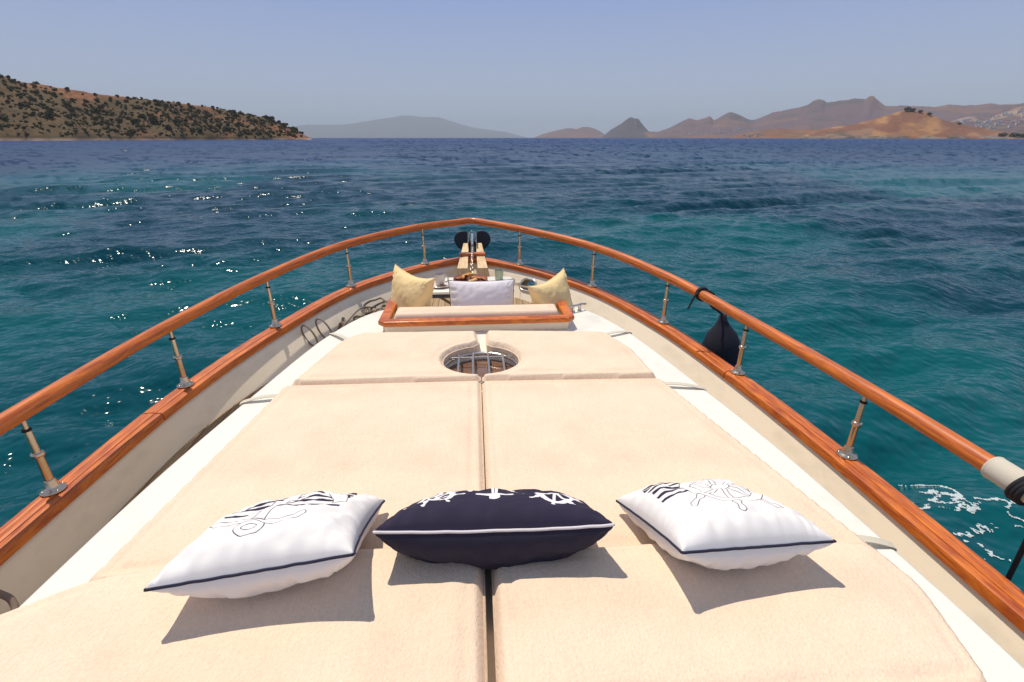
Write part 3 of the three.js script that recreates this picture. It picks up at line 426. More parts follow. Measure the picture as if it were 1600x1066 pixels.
function padGeometry(poly, thick, round, crown, cell = .0125, k = 0) {
  let x0 = 9, x1 = -9, z0 = 9, z1 = -9; for (const [x, z] of poly) { x0 = Math.min(x0, x); x1 = Math.max(x1, x); z0 = Math.min(z0, z); z1 = Math.max(z1, z); }
  const nx = Math.ceil((x1 - x0) / cell) + 3, nz = Math.ceil((z1 - z0) / cell) + 3, X = [], Z = [], D = [];
  for (let j = 0; j < nz; j++) for (let i = 0; i < nx; i++) { const x = x0 + (i - 1) * cell, z = z0 + (j - 1) * cell; X.push(x); Z.push(z); D.push(-sdf(poly, x, z)); }
  const use = new Map(), pos = [], uv = [], idx = [], dist = [];
  const vert = q => { if (use.has(q)) return use.get(q); let x = X[q], z = Z[q], d = D[q]; if (d < .45 * cell) { for (let it = 0; it < 3; it++) { const e = .002, gx = (-sdf(poly, x + e, z) + sdf(poly, x - e, z)) / (2 * e), gz = (-sdf(poly, x, z + e) + sdf(poly, x, z - e)) / (2 * e), l = gx * gx + gz * gz || 1; d = -sdf(poly, x, z); x -= d * gx / l; z -= d * gz / l; } d = 0; }
    const f = clamp(d / round), prof = Math.sqrt(Math.max(0, 1 - (1 - f) * (1 - f))), soft = fbm(x * 5 + k * 9, z * 5 + k, 3) - .5, fine = fbm(x * 22 + k, z * 22, 2) - .5;
    const tuck = .005 * Math.exp(-(((d - .035) / .012) ** 2)) * (.5 + noise(x * 14 + k, z * 14));
    const y = thick - round + round * prof + crown * (1 - Math.exp(-d / .12)) + (soft * .010 + fine * .0022) * smooth(0, .08, d) - tuck;
    pos.push(x, y, z); uv.push(x, z); dist.push(d); use.set(q, pos.length / 3 - 1); return pos.length / 3 - 1; };
  const bound = new Map(), tri = (a, b, c) => { idx.push(a, b, c); for (const [p, q] of [[a, b], [b, c], [c, a]]) { const o = q + '_' + p; if (bound.has(o)) bound.delete(o); else bound.set(p + '_' + q, [p, q]); } };
  for (let j = 0; j < nz - 1; j++) for (let i = 0; i < nx - 1; i++) { const a = j * nx + i, b = a + 1, c = a + nx, d = c + 1, m = (D[a] + D[b] + D[c] + D[d]) / 4; if (m <= 0) continue; const A = vert(a), B = vert(b), C = vert(c), E = vert(d); tri(A, C, B); tri(B, C, E); }
  const rimSet = new Set(); for (const [p, q] of bound.values()) { rimSet.add(p); rimSet.add(q); }
  for (const v of rimSet) if (dist[v] > 0) { let x = pos[v * 3], z = pos[v * 3 + 2]; for (let it = 0; it < 4; it++) { const e = .002, d = -sdf(poly, x, z), gx = (-sdf(poly, x + e, z) + sdf(poly, x - e, z)) / (2 * e), gz = (-sdf(poly, x, z + e) + sdf(poly, x, z - e)) / (2 * e), l = gx * gx + gz * gz || 1; x -= d * gx / l; z -= d * gz / l; } pos[v * 3] = x; pos[v * 3 + 1] = thick - round; pos[v * 3 + 2] = z; }
  const low = new Map(), lower = v => { if (!low.has(v)) { pos.push(pos[v * 3], 0, pos[v * 3 + 2]); uv.push(pos[v * 3], pos[v * 3 + 2] + thick); low.set(v, pos.length / 3 - 1); } return low.get(v); };
  const mid = new Map(), middle = v => { if (!mid.has(v)) { pos.push(pos[v * 3], thick - round - .004, pos[v * 3 + 2]); uv.push(uv[v * 2], uv[v * 2 + 1] + .02); mid.set(v, pos.length / 3 - 1); } return mid.get(v); };
  for (const [p, q] of bound.values()) { const P = lower(p), Q = lower(q), M = middle(p), N = middle(q); idx.push(p, M, q, q, M, N, M, P, N, N, P, Q); }
  return indexed(pos, uv, idx);
}
const roofY = 2.0;
function pad(label, outline, r, top, round, crown, k, sink = .002) {
  const poly = chaikin(corner(outline, r), 3); let cx = 0, cz = 0; for (const p of poly) { cx += p[0] / poly.length; cz += p[1] / poly.length; }
  const g = padGeometry(poly.map(p => [p[0] - cx, p[1] - cz]), top - roofY, round, crown, .0095, k);
  const t = thing('sunpad', label, 'cushion', [cx, roofY + sink, cz], 'beige sunpads on the coachroof');
  part('cover', g, fabric, t);
  const rim = poly.map(p => V(p[0] - cx, top - roofY - round * .98, p[1] - cz)); const seam = new THREE.CatmullRomCurve3(rim, true); part('seam', new THREE.TubeGeometry(seam, 260, .0042, 6, true), fabric, t);
  return t;
}
const arc = (cx, cz, rx, rz, a0, a1, n) => Array.from({ length: n }, (_, i) => { const a = mix(a0, a1, i / (n - 1)) * RAD; return [cx + Math.cos(a) * rx, cz + Math.sin(a) * rz, .006]; });
pad('nearest beige sunpad on the left, in the bottom left corner', [[-.004, .25, .06], [-1.09, .25, .05], [-1.07, -.74, .16], [-.86, -.868, .12], [-.45, -.912, .1], [-.004, -.898, .055]], .05, 2.108, .034, .006, 1);
pad('nearest beige sunpad on the right, with a rounded outer corner', [[.018, -.49, .05], [.90, -.478, .09], [.955, -.70, .1], [.93, -.835, .10], [.5, -.872, .08], [.018, -.868, .055]], .05, 2.108, .034, .006, 2);
pad('middle left beige sunpad behind the anchor pillow', [[.004, -.905, .02], [-.45, -.918, .02], [-.93, -.885, .05], [-.808, -1.862, .02], [.004, -1.845, .02]], .03, 2.052, .020, .005, 3);
pad('middle right beige sunpad behind the ship wheel pillow', [[.014, -.88, .02], [.5, -.88, .02], [.985, -.842, .05], [.775, -1.81, .02], [.014, -1.843, .02]], .03, 2.052, .020, .005, 4);
pad('front left beige sunpad with a rounded hatch notch', [[.004, -1.858, .015], [-.79, -1.874, .03], [-.69, -2.33, .10], [-.60, -2.43, .06], [-.010, -2.41, .045], [.0, -2.262, .025], ...arc(.01, -2.065, .178, .168, 258, 92, 14)], .03, 2.060, .026, .004, 5);
pad('front right beige sunpad with a rounded hatch notch', [[.014, -1.856, .015], ...arc(.01, -2.065, .180, .170, 88, -72, 14), [.040, -2.25, .03], [.044, -2.41, .05], [.665, -2.345, .07], [.745, -2.12, .06], [.765, -1.826, .03]], .03, 2.062, .028, .004, 6);
{ // bolster on the bench
  const p = chaikin(corner([[-.47, -.075], [.47, -.075], [.47, .075], [-.47, .075]], .03), 3);
  const t = thing('bench_cushion', 'slim beige bolster inside the varnished bench coaming', 'cushion', [0, roofY + .002, -2.655]); part('cover', padGeometry(p, .098, .04, .004, .009, 8), fabric, t);
}
/* webbing straps that hold the pads down */
const webbing = new THREE.MeshStandardMaterial({ color: new THREE.Color().setRGB(.66, .60, .49), roughness: .9, bumpMap: rep(clothBump, 20), bumpScale: .0008 });
function strap(label, a, b, w = .024) {
  const A = V(...a), B = V(...b), d = B.clone().sub(A), t = V(-d.z, 0, d.x).normalize().multiplyScalar(w / 2), pos = [], idx = [], uv = [], n = 14, out = d.clone().setY(0).normalize();
  const ctr = []; for (let i = 0; i <= n; i++) { const u = i / n, p = A.clone().lerp(B, u); p.y += .010 * Math.sin(u * Math.PI); ctr.push(p); }
  ctr.push(B.clone().addScaledVector(out, .012).setY(B.y - .006), B.clone().addScaledVector(out, .016).setY(B.y - .06));
  ctr.forEach((p, i) => { for (const [s, h] of [[-1, .0012], [1, .0012], [1, -.0012], [-1, -.0012]]) { pos.push(p.x + t.x * s, p.y + h, p.z + t.z * s); uv.push(i * .02, s * .02); } });
  for (let i = 0; i < ctr.length - 1; i++) for (let k = 0; k < 4; k++) { const p = i * 4 + k, q = i * 4 + (k + 1) % 4; idx.push(p, q, p + 4, q, q + 4, p + 4); }
  single('strap', label, 'strap', toCreasedNormals(indexed(pos, uv, idx), .6), webbing, [0, 0, 0], 'webbing straps at the sunpad edges');
}
strap('webbing strap at the outer edge of the nearest right sunpad', [.935, 2.012, -.925], [1.075, 2.004, -.905]);
strap('webbing strap at the right end of the seam behind the middle right sunpad', [.76, 2.012, -1.83], [.962, 2.004, -1.79]);
strap('webbing strap at the front right corner of the front right sunpad', [.66, 2.012, -2.39], [.838, 2.004, -2.46]);
strap('webbing strap at the left end of the seam behind the middle left sunpad', [-.80, 2.012, -1.84], [-.966, 2.004, -1.815]);
strap('webbing strap at the front left corner of the front left sunpad', [-.66, 2.012, -2.40], [-.81, 2.004, -2.56]);

/* ------------------------------------------------------------------ pillows */
function pillowSheets(a, b, T, o) {
  const n = o.n ?? 56, sheets = [], rim = [];
  const pinch = o.pinch ?? .075, f = u => Math.sqrt(Math.max(0, 1 - Math.pow(Math.abs(u), o.pow ?? 2.3)));
  const P = (u, v, s) => {
    const x = a / 2 * u * (1 - pinch * (1 - v * v) * Math.abs(u)), z = b / 2 * v * (1 - pinch * (1 - u * u) * Math.abs(v)), e = Math.min(1 - Math.abs(u), 1 - Math.abs(v));
    let h = T / 2 * Math.pow(f(u) * f(v), .82) * (s > 0 ? o.up ?? 1.05 : o.down ?? .92);
    const along = 1 - Math.abs(u) < 1 - Math.abs(v) ? v : u, w = Math.sin(along * 27 + 6 * noise(along * 6 + o.k, s + o.k) + o.k) * Math.exp(-((e - .13) ** 2) / .012) * (.35 + noise(u * 3 + o.k, v * 3));
    h += (w * .0034 + (fbm(u * 3 + o.k * 7, v * 3 + s * 5, 3) - .5) * .022 * (o.lump ?? 1) * Math.min(1, e * 4) + (fbm(u * 9 + o.k * 3, v * 9, 2) - .5) * .006 * (o.lump ?? 1) * Math.min(1, e * 6)) * (T / .15);
    const lift = (o.sag ?? 0) * (u * u + v * v) / 2 + (o.corner ?? 0) * Math.pow(Math.abs(u * v), 2.5); // rim floats a little above the underside
    return [x, s * Math.max(0, h) + lift, z];
  };
  for (const s of [1, -1]) {
    const pos = [], uv = [], idx = [];
    for (let j = 0; j <= n; j++) for (let i = 0; i <= n; i++) { const m = t => Math.sin((t / n * 2 - 1) * Math.PI / 2 * .92) / Math.sin(Math.PI / 2 * .92), u = m(i), v = m(j); pos.push(...P(u, v, s)); uv.push((u + 1) / 2, (1 - v) / 2); }
    for (let j = 0; j < n; j++) for (let i = 0; i < n; i++) { const p = j * (n + 1) + i, q = p + 1, r = p + n + 1, t = r + 1; s > 0 ? idx.push(p, r, q, q, r, t) : idx.push(p, q, r, q, t, r); }
    sheets.push(indexed(pos, uv, idx));
  }
  for (const [u0, v0, u1, v1] of [[-1, -1, 1, -1], [1, -1, 1, 1], [1, 1, -1, 1], [-1, 1, -1, -1]]) for (let k = 0; k < 20; k++) { const t = k / 20; rim.push(V(...P(mix(u0, u1, t), mix(v0, v1, t), 1))); }
  return { sheets, piping: new THREE.TubeGeometry(new THREE.CatmullRomCurve3(rim, true, 'centripetal'), 260, o.pipe ?? .0032, 6, true) };
}
function pillow(label, dims, o, front, back, pipe, place) {
  const { sheets, piping } = pillowSheets(...dims, o), t = thing('pillow', label, 'pillow', place.at, o.group); t.rotation.set(...place.turn, 'YXZ'); if (place.roll) t.rotateY(place.roll * RAD);
  part('front_panel', sheets[0], front, t); part('back_panel', sheets[1], back, t); part('piping', piping, pipe, t); return t;
}
const cloth = (col, map) => new THREE.MeshPhysicalMaterial({ ...(map ? { map } : { color: new THREE.Color().setRGB(...col) }), roughness: .85, bumpMap: rep(clothBump, 5), bumpScale: .0006, sheen: .15, sheenRoughness: .7 });
const whiteC = cloth([.83, .80, .79]), navyC = cloth([.016, .013, .034]), yellowC = cloth([.90, .67, .33]), lilacC = cloth([.80, .75, .78]), navyPipe = cloth([.02, .02, .05]), whitePipe = cloth([.78, .74, .76]);
function print(w, h, ground, draw) { const c = document.createElement('canvas'); c.width = w; c.height = h; const g = c.getContext('2d'); g.fillStyle = ground; g.fillRect(0, 0, w, h); g.lineCap = g.lineJoin = 'round'; draw(g, w, h); const t = new THREE.CanvasTexture(c); t.colorSpace = THREE.SRGBColorSpace; t.anisotropy = 8; return t; }
const INK = '#23203c', WHITE = '#ece8e6';
function anchorPath(g, s, fillIn, line, lw) { // ring towards +y, flukes towards -y
  const stroke = f => { g.save(); g.strokeStyle = line; g.fillStyle = fillIn; g.lineWidth = lw; f(); g.restore(); };
  const body = () => { g.beginPath(); g.moveTo(-.055 * s, .36 * s); g.lineTo(-.07 * s, -.40 * s); g.lineTo(.07 * s, -.40 * s); g.lineTo(.055 * s, .36 * s); g.closePath(); };
  const stock = () => { g.beginPath(); g.moveTo(-.34 * s, .33 * s); g.quadraticCurveTo(0, .40 * s, .34 * s, .33 * s); g.quadraticCurveTo(.40 * s, .30 * s, .40 * s, .37 * s); g.quadraticCurveTo(.36 * s, .42 * s, .30 * s, .41 * s); g.quadraticCurveTo(0, .47 * s, -.30 * s, .41 * s); g.quadraticCurveTo(-.38 * s, .42 * s, -.40 * s, .36 * s); g.quadraticCurveTo(-.38 * s, .31 * s, -.34 * s, .33 * s); g.closePath(); };
  const arms = () => { g.beginPath(); g.moveTo(0, -.36 * s); g.quadraticCurveTo(-.40 * s, -.36 * s, -.50 * s, .02 * s); g.lineTo(-.60 * s, -.06 * s); g.lineTo(-.52 * s, -.30 * s); g.quadraticCurveTo(-.36 * s, -.56 * s, 0, -.52 * s); g.quadraticCurveTo(.36 * s, -.56 * s, .52 * s, -.30 * s); g.lineTo(.60 * s, -.06 * s); g.lineTo(.50 * s, .02 * s); g.quadraticCurveTo(.40 * s, -.36 * s, 0, -.36 * s); g.closePath(); };
  stroke(() => { arms(); g.fill(); g.stroke(); stock(); g.fill(); g.stroke(); body(); g.fill(); g.stroke(); g.beginPath(); g.arc(0, .50 * s, .11 * s, 0, 7); g.fill(); g.stroke(); g.beginPath(); g.arc(0, .50 * s, .055 * s, 0, 7); g.stroke(); });
}
function wheelPath(g, s, fillIn, line, lw, n = 8) {
  g.save(); g.strokeStyle = line; g.fillStyle = fillIn; g.lineWidth = lw;
  for (let k = 0; k < n; k++) { g.save(); g.rotate(k / n * 6.2832 + .2); g.beginPath(); g.moveTo(-.028 * s, .08 * s); g.lineTo(-.028 * s, .44 * s); g.lineTo(-.05 * s, .50 * s); g.lineTo(-.02 * s, .56 * s); g.lineTo(-.04 * s, .66 * s); g.quadraticCurveTo(0, .74 * s, .04 * s, .66 * s); g.lineTo(.02 * s, .56 * s); g.lineTo(.05 * s, .50 * s); g.lineTo(.028 * s, .44 * s); g.lineTo(.028 * s, .08 * s); g.closePath(); g.fill(); g.stroke(); g.restore(); }
  g.beginPath(); g.arc(0, 0, .46 * s, 0, 7); g.arc(0, 0, .34 * s, 7, 0, true); g.fill('evenodd'); g.beginPath(); g.arc(0, 0, .46 * s, 0, 7); g.stroke(); g.beginPath(); g.arc(0, 0, .34 * s, 0, 7); g.stroke(); g.beginPath(); g.arc(0, 0, .10 * s, 0, 7); g.fill(); g.stroke(); g.restore();
}
const stripes = (g, w, y0, n, gap, th, x0 = .17, x1 = .83) => { g.strokeStyle = INK; g.lineWidth = th * w; g.lineCap = 'butt'; for (let k = 0; k < n; k++) { g.beginPath(); g.moveTo(x0 * w, (y0 + k * gap) * w); g.lineTo(x1 * w, (y0 + k * gap) * w); g.stroke(); } g.lineCap = 'round'; };
const anchorPrint = print(1024, 1024, WHITE, (g, w) => { stripes(g, w, .12, 6, .085, .036, .17, .86); g.save(); g.translate(.46 * w, .45 * w); g.rotate(.12); anchorPath(g, .70 * w, WHITE, INK, 5); g.restore(); });
const wheelPrint = print(1024, 1024, WHITE, (g, w) => { stripes(g, w, .16, 6, .070, .030, .10, .36); g.save(); g.translate(.58 * w, .47 * w); wheelPath(g, .60 * w, WHITE, INK, 5); g.restore(); });
const navyPrint = print(1280, 832, '#221b36', (g, w, h) => { const B = '#221b36', L = '#efe9ee'; for (const x of [.21, .79]) { g.save(); g.translate(x * w, .66 * h); wheelPath(g, .225 * w, L, L, 3, 8); g.fillStyle = B; g.restore(); } g.save(); g.translate(.5 * w, .60 * h); anchorPath(g, .22 * w, L, L, 3); g.strokeStyle = B; g.lineWidth = 4; g.beginPath(); g.moveTo(0, -.09 * w); g.lineTo(0, .08 * w); g.stroke(); g.restore(); });
pillow('white square pillow printed with an anchor and navy stripes', [.385, .37, .165], { k: 1, sag: .012, up: 1.05, down: .85 }, cloth(null, anchorPrint), whiteC, navyPipe, { at: [-.452, 2.142, -.888], turn: [-25 * RAD, 2 * RAD, 5 * RAD] });
pillow('navy rectangular pillow printed with white wheels and anchor', [.515, .30, .17], { k: 2, sag: .012, up: .98, down: .95 }, cloth(null, navyPrint), navyC, whitePipe, { at: [.028, 2.124, -.918], turn: [-38 * RAD, -2 * RAD, 0] });
pillow('white square pillow printed with a ship wheel, on the right', [.347, .35, .165], { k: 3, sag: .012, up: 1.05, down: .85 }, cloth(null, wheelPrint), whiteC, navyPipe, { at: [.550, 2.142, -.872], turn: [-24 * RAD, 6 * RAD, -4 * RAD] });
const up90 = (lean, yaw, roll) => [(90 + lean) * RAD, yaw * RAD, roll * RAD];
pillow('plain white pillow standing in the middle of the bench', [.40, .36, .13], { k: 4, pow: 2.6, pinch: .05, down: 1, lump: .4, group: 'pillows on the bench' }, lilacC, lilacC, navyPipe, { at: [.03, 2.025, -2.84], turn: up90(-14, 0, 0) });
pillow('yellow pillow at the left end of the bench', [.365, .40, .15], { k: 5, pinch: .16, lump: .5, group: 'pillows on the bench' }, yellowC, yellowC, yellowC, { at: [-.405, 2.065, -2.87], turn: up90(-10, -44, 0), roll: -4 });
pillow('yellow pillow at the right end of the bench, tilted outwards', [.37, .37, .14], { k: 6, pinch: .16, lump: .5, group: 'pillows on the bench' }, yellowC, yellowC, yellowC, { at: [.475, 2.03, -2.87], turn: up90(-14, 44, 0), roll: 6 });

/* ------------------------------------------------------------------ table and what stands on it */
{
  const Y = deckY(-3.5), t = thing('table', 'small white folding table with a dark edge on the foredeck', 'table', [-.055, Y, -3.50]), h = 2.0 - Y;
  const shp = new THREE.Shape(), a = .325, b = .195, r = .05; shp.moveTo(-a + r, -b); shp.lineTo(a - r, -b); shp.quadraticCurveTo(a, -b, a, -b + r); shp.lineTo(a, b - r); shp.quadraticCurveTo(a, b, a - r, b); shp.lineTo(-a + r, b); shp.quadraticCurveTo(-a, b, -a, b - r); shp.lineTo(-a, -b + r); shp.quadraticCurveTo(-a, -b, -a + r, -b);
  const plate = (y, th, s) => { const g = new THREE.ExtrudeGeometry(shp, { depth: th, bevelEnabled: true, bevelSize: .003, bevelThickness: .003, bevelSegments: 2, bevelOffset: -.003, curveSegments: 8 }); g.rotateX(-Math.PI / 2); g.scale(s, 1, s); g.translate(0, y, 0); return toCreasedNormals(g, .6); };
  part('top', plate(h - .014, .011, 1), gelcoat, t); part('edge_band', plate(h - .042, .024, .985), new THREE.MeshStandardMaterial({ color: new THREE.Color().setRGB(.03, .03, .06), roughness: .5 }), t);
  const dark = new THREE.MeshStandardMaterial({ color: new THREE.Color().setRGB(.20, .15, .11), roughness: .45, metalness: .5 });
  for (const z of [-.14, .14]) for (const s of [-1, 1]) part('leg', rod([s * .24, 0.008, z + s * .012], [-s * .22, h - .042, z + s * .012], .009), dark, t);
  for (const s of [-1, 1]) part('crossbar', rod([s * .24, .012, -.14 + s * .012], [s * .24, .012, .14 + s * .012], .008), dark, t);
}
const china = new THREE.MeshPhysicalMaterial({ color: new THREE.Color().setRGB(.74, .66, .58), roughness: .25 }), coffee = new THREE.MeshStandardMaterial({ color: new THREE.Color().setRGB(.10, .045, .02), roughness: .3 });
{
  const s = thing('saucer', 'pale saucer under the cup on the left of the table', 'saucer', [-.265, 2.0, -3.455]); part('dish', lathe([[.0001, .004], [.045, .004], [.05, 0], [.054, .003], [.085, .014], [.084, .018], [.055, .009], [.0001, .008]], 32), china, s);
  const c = thing('cup', 'pale coffee cup standing on the saucer', 'cup', [-.265, 2.008, -3.455]); part('bowl', lathe([[.0001, 0], [.026, 0], [.03, .006], [.037, .04], [.040, .085], [.0375, .086], [.034, .04], [.026, .008], [.0001, .006]], 28), china, c);
  const h = new THREE.TorusGeometry(.022, .005, 8, 20, Math.PI); h.rotateZ(-Math.PI / 2); h.translate(.038, .045, 0); part('handle', h, china, c); part('coffee', new THREE.CylinderGeometry(.034, .034, .003, 24).translate(0, .068, 0), coffee, c);
  const cake = single('biscuit', 'dark biscuit lying on the saucer beside the cup', 'biscuit', lathe([[.0001, 0], [.024, .001], [.027, .006], [.022, .012], [.0001, .013]], 18), new THREE.MeshStandardMaterial({ color: new THREE.Color().setRGB(.16, .06, .03), roughness: .8 }), [-.245, 2.0095, -3.40]);
  const p = thing('plate', 'dark red wooden plate of pastries in the middle of the table', 'plate', [-.045, 2.0, -3.58]); part('dish', lathe([[.0001, .004], [.06, .003], [.065, 0], [.072, .003], [.13, .018], [.129, .023], [.07, .010], [.0001, .009]], 36), new THREE.MeshStandardMaterial({ color: new THREE.Color().setRGB(.20, .055, .03), roughness: .4 }), p);
  const crusts = [[.62, .30, .06], [.52, .20, .04], [.70, .42, .16], [.40, .13, .04]].map(c => new THREE.MeshStandardMaterial({ color: new THREE.Color().setRGB(...c), roughness: .7 }));
  const roll = k => { const q = []; for (let i = 0; i <= 8; i++) { const a = (i / 8 - .5) * 2.2; q.push([Math.sin(a) * .036, 0, -Math.cos(a) * .026]); } const g = tube(q, .015, 26, 10); const po = g.attributes.position; for (let i = 0; i < po.count; i++) { const x = po.getX(i), sc = 1 - .6 * Math.min(1, Math.abs(x) / .042) ** 2; po.setY(i, po.getY(i) * sc * (1 + .2 * Math.sin(x * 320)) + .014); } g.computeVertexNormals(); return g; };
  [[-.07, .0115, .03, .3, 3, 'brown crescent pastry at the left edge of the plate'], [-.02, .0115, -.05, 1.4, 0, 'golden crescent pastry at the back of the plate'], [.05, .0115, -.03, 2.6, 1, 'orange crescent pastry right of the plate middle'], [0, .0115, .05, 4, 2, 'pale crescent pastry at the near edge of the plate'], [.075, .0115, .035, 5, 3, 'brown crescent pastry at the right edge of the plate'], [.005, .032, -.005, .8, 0, 'golden crescent pastry on top of the pile']].forEach(([x, y, z, r, k, l]) => { const m = single('pastry', l, 'pastry', roll(k), crusts[k], [-.045 + x, 2.0 + y, -3.58 + z], 'pastries on the plate'); m.rotation.y = r; m.scale.set(1.15, .8, 1.15); });
  single('tumbler', 'pale green glass tumbler on the right of the table', 'glass', lathe([[.0001, 0], [.027, 0], [.03, .004], [.033, .075], [.031, .075], [.0275, .008], [.0001, .008]], 28), new THREE.MeshPhysicalMaterial({ color: new THREE.Color().setRGB(.62, .66, .50), roughness: .15, transmission: .35, thickness: 0 }), [.172, 2.0, -3.60]);
}
/* ------------------------------------------------------------------ anchor, chain, fenders, ropes, cleat */
{
  const iron = new THREE.MeshPhysicalMaterial({ color: new THREE.Color().setRGB(.020, .020, .026), roughness: .5, metalness: .2 });
  const a = thing('anchor', 'dark anchor with two broad flukes stowed on the bow roller', 'anchor', [-.033, 1.985, -5.30]);
  part('shank', box(.026, .05, .56, 0, .012, .12, .006), chrome, a);
  const s = new THREE.Shape(); s.moveTo(.03, -.13); s.bezierCurveTo(.10, -.12, .19, -.06, .19, .01); s.bezierCurveTo(.185, .07, .13, .10, .07, .085); s.bezierCurveTo(.05, .05, .035, 0, .03, -.13);
  for (const k of [-1, 1]) { const g = new THREE.ExtrudeGeometry(s, { depth: .022, bevelEnabled: true, bevelSize: .012, bevelThickness: .012, bevelSegments: 4, curveSegments: 16 }); const f = part('fluke', g, iron, a); f.scale.x = k; f.position.set(0, -.035, -.14); f.rotation.x = -.25; }
  part('crown', rod([-.07, -.05, -.14], [.07, -.05, -.14], .024, 14), iron, a);
  const links = []; const c = new THREE.CatmullRomCurve3([V(-.05, 1.80, -4.13), V(-.045, 1.85, -4.22), V(-.036, 1.962, -4.44), V(-.033, 1.993, -4.66), V(-.033, 1.972, -4.9), V(-.033, 2.00, -5.02)]);
  for (let i = 0; i < 44; i++) { const p = c.getPoint(i / 43), t = c.getTangent(i / 43), g = new THREE.TorusGeometry(.011, .0036, 6, 12); g.scale(1.45, 1, 1); g.rotateX(i % 2 ? Math.PI / 2 : 0); g.applyQuaternion(new THREE.Quaternion().setFromUnitVectors(V(1, 0, 0), t)); g.translate(p.x, p.y, p.z); links.push(g); }
  single('anchor_chain', 'galvanised chain running from the windlass to the anchor', 'chain', merged(links), steel);
}
function fender(label, at, r, h, ropeTop, tilt = 0) {
  const g = thing('fender', label, 'fender', at, 'dark fenders hung from the rail'); g.rotation.z = tilt;
  part('body', lathe([[.0001, 0], [r * .45, h * .03], [r * .8, h * .14], [r, h * .34], [r * .97, h * .52], [r * .75, h * .72], [r * .38, h * .88], [.028, h * .97], [.022, h * 1.06], [.0001, h * 1.07]], 32), navyVinyl, g);
  return g;
}
const blackRope = new THREE.MeshStandardMaterial({ color: new THREE.Color().setRGB(.014, .013, .016), roughness: .85 });
const rightRail = V(1.385, 2.105, -2.80);
{
  const f = fender('navy teardrop fender hanging outside the right rail', [1.62, 1.53, -2.83], .125, .40); f.rotation.z = .12;
  const knot = []; for (let k = 0; k <= 26; k++) { const a = k / 26 * 6.2832 * 2.2; knot.push(V(rightRail.x + Math.cos(a) * .037 + .01, rightRail.y + Math.sin(a) * .037, rightRail.z - .012 + k * .0011)); }
  const g = merged([tube(knot, .0075, 120, 7), tube([[1.44, 2.07, -2.79], [1.47, 2.02, -2.80], [1.515, 1.99, -2.81], [1.565, 1.955, -2.83]], .007, 24, 7), tube([[1.37, 2.12, -2.79], [1.34, 2.105, -2.775], [1.315, 2.05, -2.77], [1.30, 2.02, -2.765]], .006, 20, 7), tube([[1.38, 2.125, -2.79], [1.42, 2.13, -2.77], [1.45, 2.115, -2.75]], .006, 14, 7)]);
  single('fender_rope', 'black rope knotted round the right rail above the fender', 'rope', g, blackRope);
}
{ // padded sleeve and black lashing at the aft end of the right rail
  const up = .332, rp = RIGHT.map(p => V(p.x, p.y + up, p.z)), c = new THREE.CatmullRomCurve3([rp[4], rp[3], rp[2], rp[1], rp[0]], false, 'centripetal'), pts = []; let t0 = 0; for (let k = 0; k <= 400; k++) { const p = c.getPoint(k / 400); if (p.z > -1.14 && p.z < .2) pts.push(p); }
  const t = thing('rail_sleeve', 'cream padded sleeve wrapped round the right handrail', 'sleeve', [0, 0, 0]); part('cover', new THREE.TubeGeometry(new THREE.CatmullRomCurve3(pts), 60, .040, 18, false), webbing, t);
  const q = pts[0], n = pts[6].clone().sub(pts[0]).normalize(), end = new THREE.TorusGeometry(.034, .007, 8, 24); end.applyQuaternion(new THREE.Quaternion().setFromUnitVectors(V(0, 0, 1), n)); end.translate(q.x, q.y, q.z); part('hem', end, webbing, t);
  const at = c.getPoint(0); const L = pts.find(p => p.z > -1.045) ?? pts[0]; const gs = [];
  const coil = []; for (let k = 0; k <= 60; k++) { const a = k / 60 * 6.2832 * 3; coil.push(V(L.x + Math.cos(a) * .046, L.y + Math.sin(a) * .046, L.z + k * .0006 - .01 + .012 * Math.sin(a))); }
  gs.push(tube(coil, .0085, 160, 7), tube([[L.x + .046, L.y, L.z], [L.x + .075, L.y - .12, L.z + .005], [L.x + .10, L.y - .36, L.z + .0], [L.x + .12, L.y - .85, L.z - .01], [L.x + .12, L.y - 1.3, L.z]], .0075, 40, 7));
  single('lashing_rope', 'black rope lashed round the rail sleeve and hanging overboard', 'rope', merged(gs), blackRope);
}
const ropeMat = new THREE.MeshStandardMaterial({ color: new THREE.Color().setRGB(.30, .23, .165), roughness: .9, bumpMap: rep(clothBump, 30, 2), bumpScale: .002 }), greyRope = new THREE.MeshStandardMaterial({ color: new THREE.Color().setRGB(.22, .165, .125), roughness: .9 });
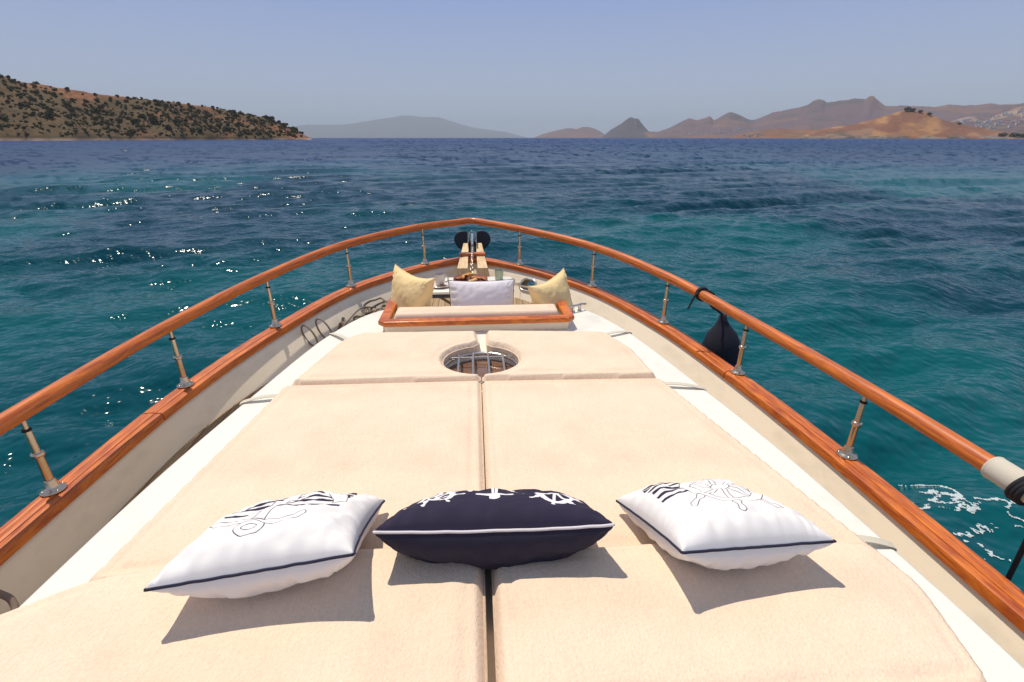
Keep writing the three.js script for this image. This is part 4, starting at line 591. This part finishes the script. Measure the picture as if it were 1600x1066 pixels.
{ // mooring lines heaped along the left bulwark
  const pile = []; const base = k => V(mix(-1.07, -.66, k), deckY(mix(-3.22, -3.85, k), -.9) + .02, mix(-3.22, -3.85, k));
  for (let s = 0; s < 5; s++) { const pts = []; for (let k = 0; k <= 14; k++) { const u = clamp(.18 + .82 * k / 14 + rr(-.03, .03)), b = base(u); pts.push(V(b.x + rr(-.06, .07), b.y + rr(0, .10) * (s < 3 ? 1 : .5), b.z + rr(-.07, .07))); } pile.push(tube(pts, .0085, 160, 7)); }
  for (let s = 0; s < 4; s++) { const b = base(rr(.55, .98)), pts = []; for (let k = 0; k < 14; k++) { const a = k / 14 * 6.283; pts.push(V(b.x + Math.cos(a) * rr(.08, .11), b.y + .03 + s * .018 + .05 * Math.sin(a + s), b.z + Math.sin(a) * rr(.08, .12))); } pile.push(tube(pts, .0085, 90, 7, true)); }
  single('mooring_rope', 'tan mooring rope heaped along the left bulwark', 'rope', merged(pile), ropeMat);
  const loops = []; for (const [x, z, r, ph] of [[-1.13, -3.12, .075, .2], [-1.06, -3.22, .08, .5]]) { const pts = [], y = deckY(z, x) + .125; for (let k = 0; k < 18; k++) { const a = k / 18 * 6.283; pts.push(V(x + Math.cos(a) * r * .75 - .25 * Math.sin(a) * r, y + Math.sin(a) * r, z + Math.cos(a) * r * .6)); } loops.push(tube(pts, .006, 70, 7, true)); }
  loops.push(tube([[-1.10, 1.69, -3.14], [-1.02, 1.70, -3.26], [-.95, 1.76, -3.42], [-.88, 1.80, -3.6], [-.80, 1.76, -3.72]], .006, 50, 7));
  single('coiled_line', 'two thin dark rope loops beside the tan mooring rope', 'rope', merged(loops), greyRope);
  single('cable', 'dark cable hanging down the left bulwark at the frame edge', 'cable', tube([[-1.66, 1.80, -1.16], [-1.60, 1.79, -1.17], [-1.545, 1.74, -1.20], [-1.51, 1.70, -1.205], [-1.475, 1.672, -1.20], [-1.45, 1.645, -1.17], [-1.44, 1.64, -1.05]], .010, 60, 8), greyRope);
  const c = thing('cleat', 'steel horn cleat on the coachroof beside the right bench arm', 'cleat', [.615, 2.0, -2.83]);
  c.rotation.y = .5; part('horns', tube([[-.075, .036, 0], [-.04, .042, 0], [0, .04, 0], [.04, .042, 0], [.075, .036, 0]], .007, 24, 8), chrome, c); for (const s of [-1, 1]) part('foot', lathe([[.016, 0], [.012, .006], [.008, .015], [.009, .038]], 14).translate(s * .026, 0, 0), chrome, c);
}
/* foam drifting off the right side */
{
  const g = new THREE.CircleGeometry(1, 7); g.rotateX(-Math.PI / 2); { const p = g.attributes.position; for (let i = 1; i < p.count; i++) { const k = .6 + .8 * hash(i, 3); p.setX(i, p.getX(i) * k); p.setZ(i, p.getZ(i) * k); } }
  const n = 2200, im = new THREE.InstancedMesh(g, new THREE.MeshStandardMaterial({ color: new THREE.Color().setRGB(.55, .62, .64), roughness: .8 }), n), M = new THREE.Matrix4(), w = [0, 0, 0]; let c = 0;
  for (let t = 0; t < 90000 && c < n; t++) {
    const u = rr(0, 1), x = 4.05 + rr(-.75, .75), z = -3.1 + rr(-.85, .75), f = Math.abs(fbm(x * 4.2 + 5, z * 4.2, 4) - .5) + (noise(x * 9, z * 9 + 3) < .45 ? .02 : 0), d = Math.hypot((x - 4.05) / .55, (z + 3.0) / .6); if (f > .022 * (1.4 - d) || d > 1.3) continue;
    waveAt(x, z, .02, w); const s = rr(.0016, .0055); M.makeRotationY(u * 6.28).scale(V(s * rr(1, 2.6), 1, s)); M.setPosition(x, w[0] + .006, z); im.setMatrixAt(c++, M);
  }
  im.count = c; im.name = 'foam'; im.userData = { kind: 'stuff', label: 'thin white foam drifting on the water off the right side', category: 'foam' }; scene.add(im);
}

renderer.render(scene, camera);
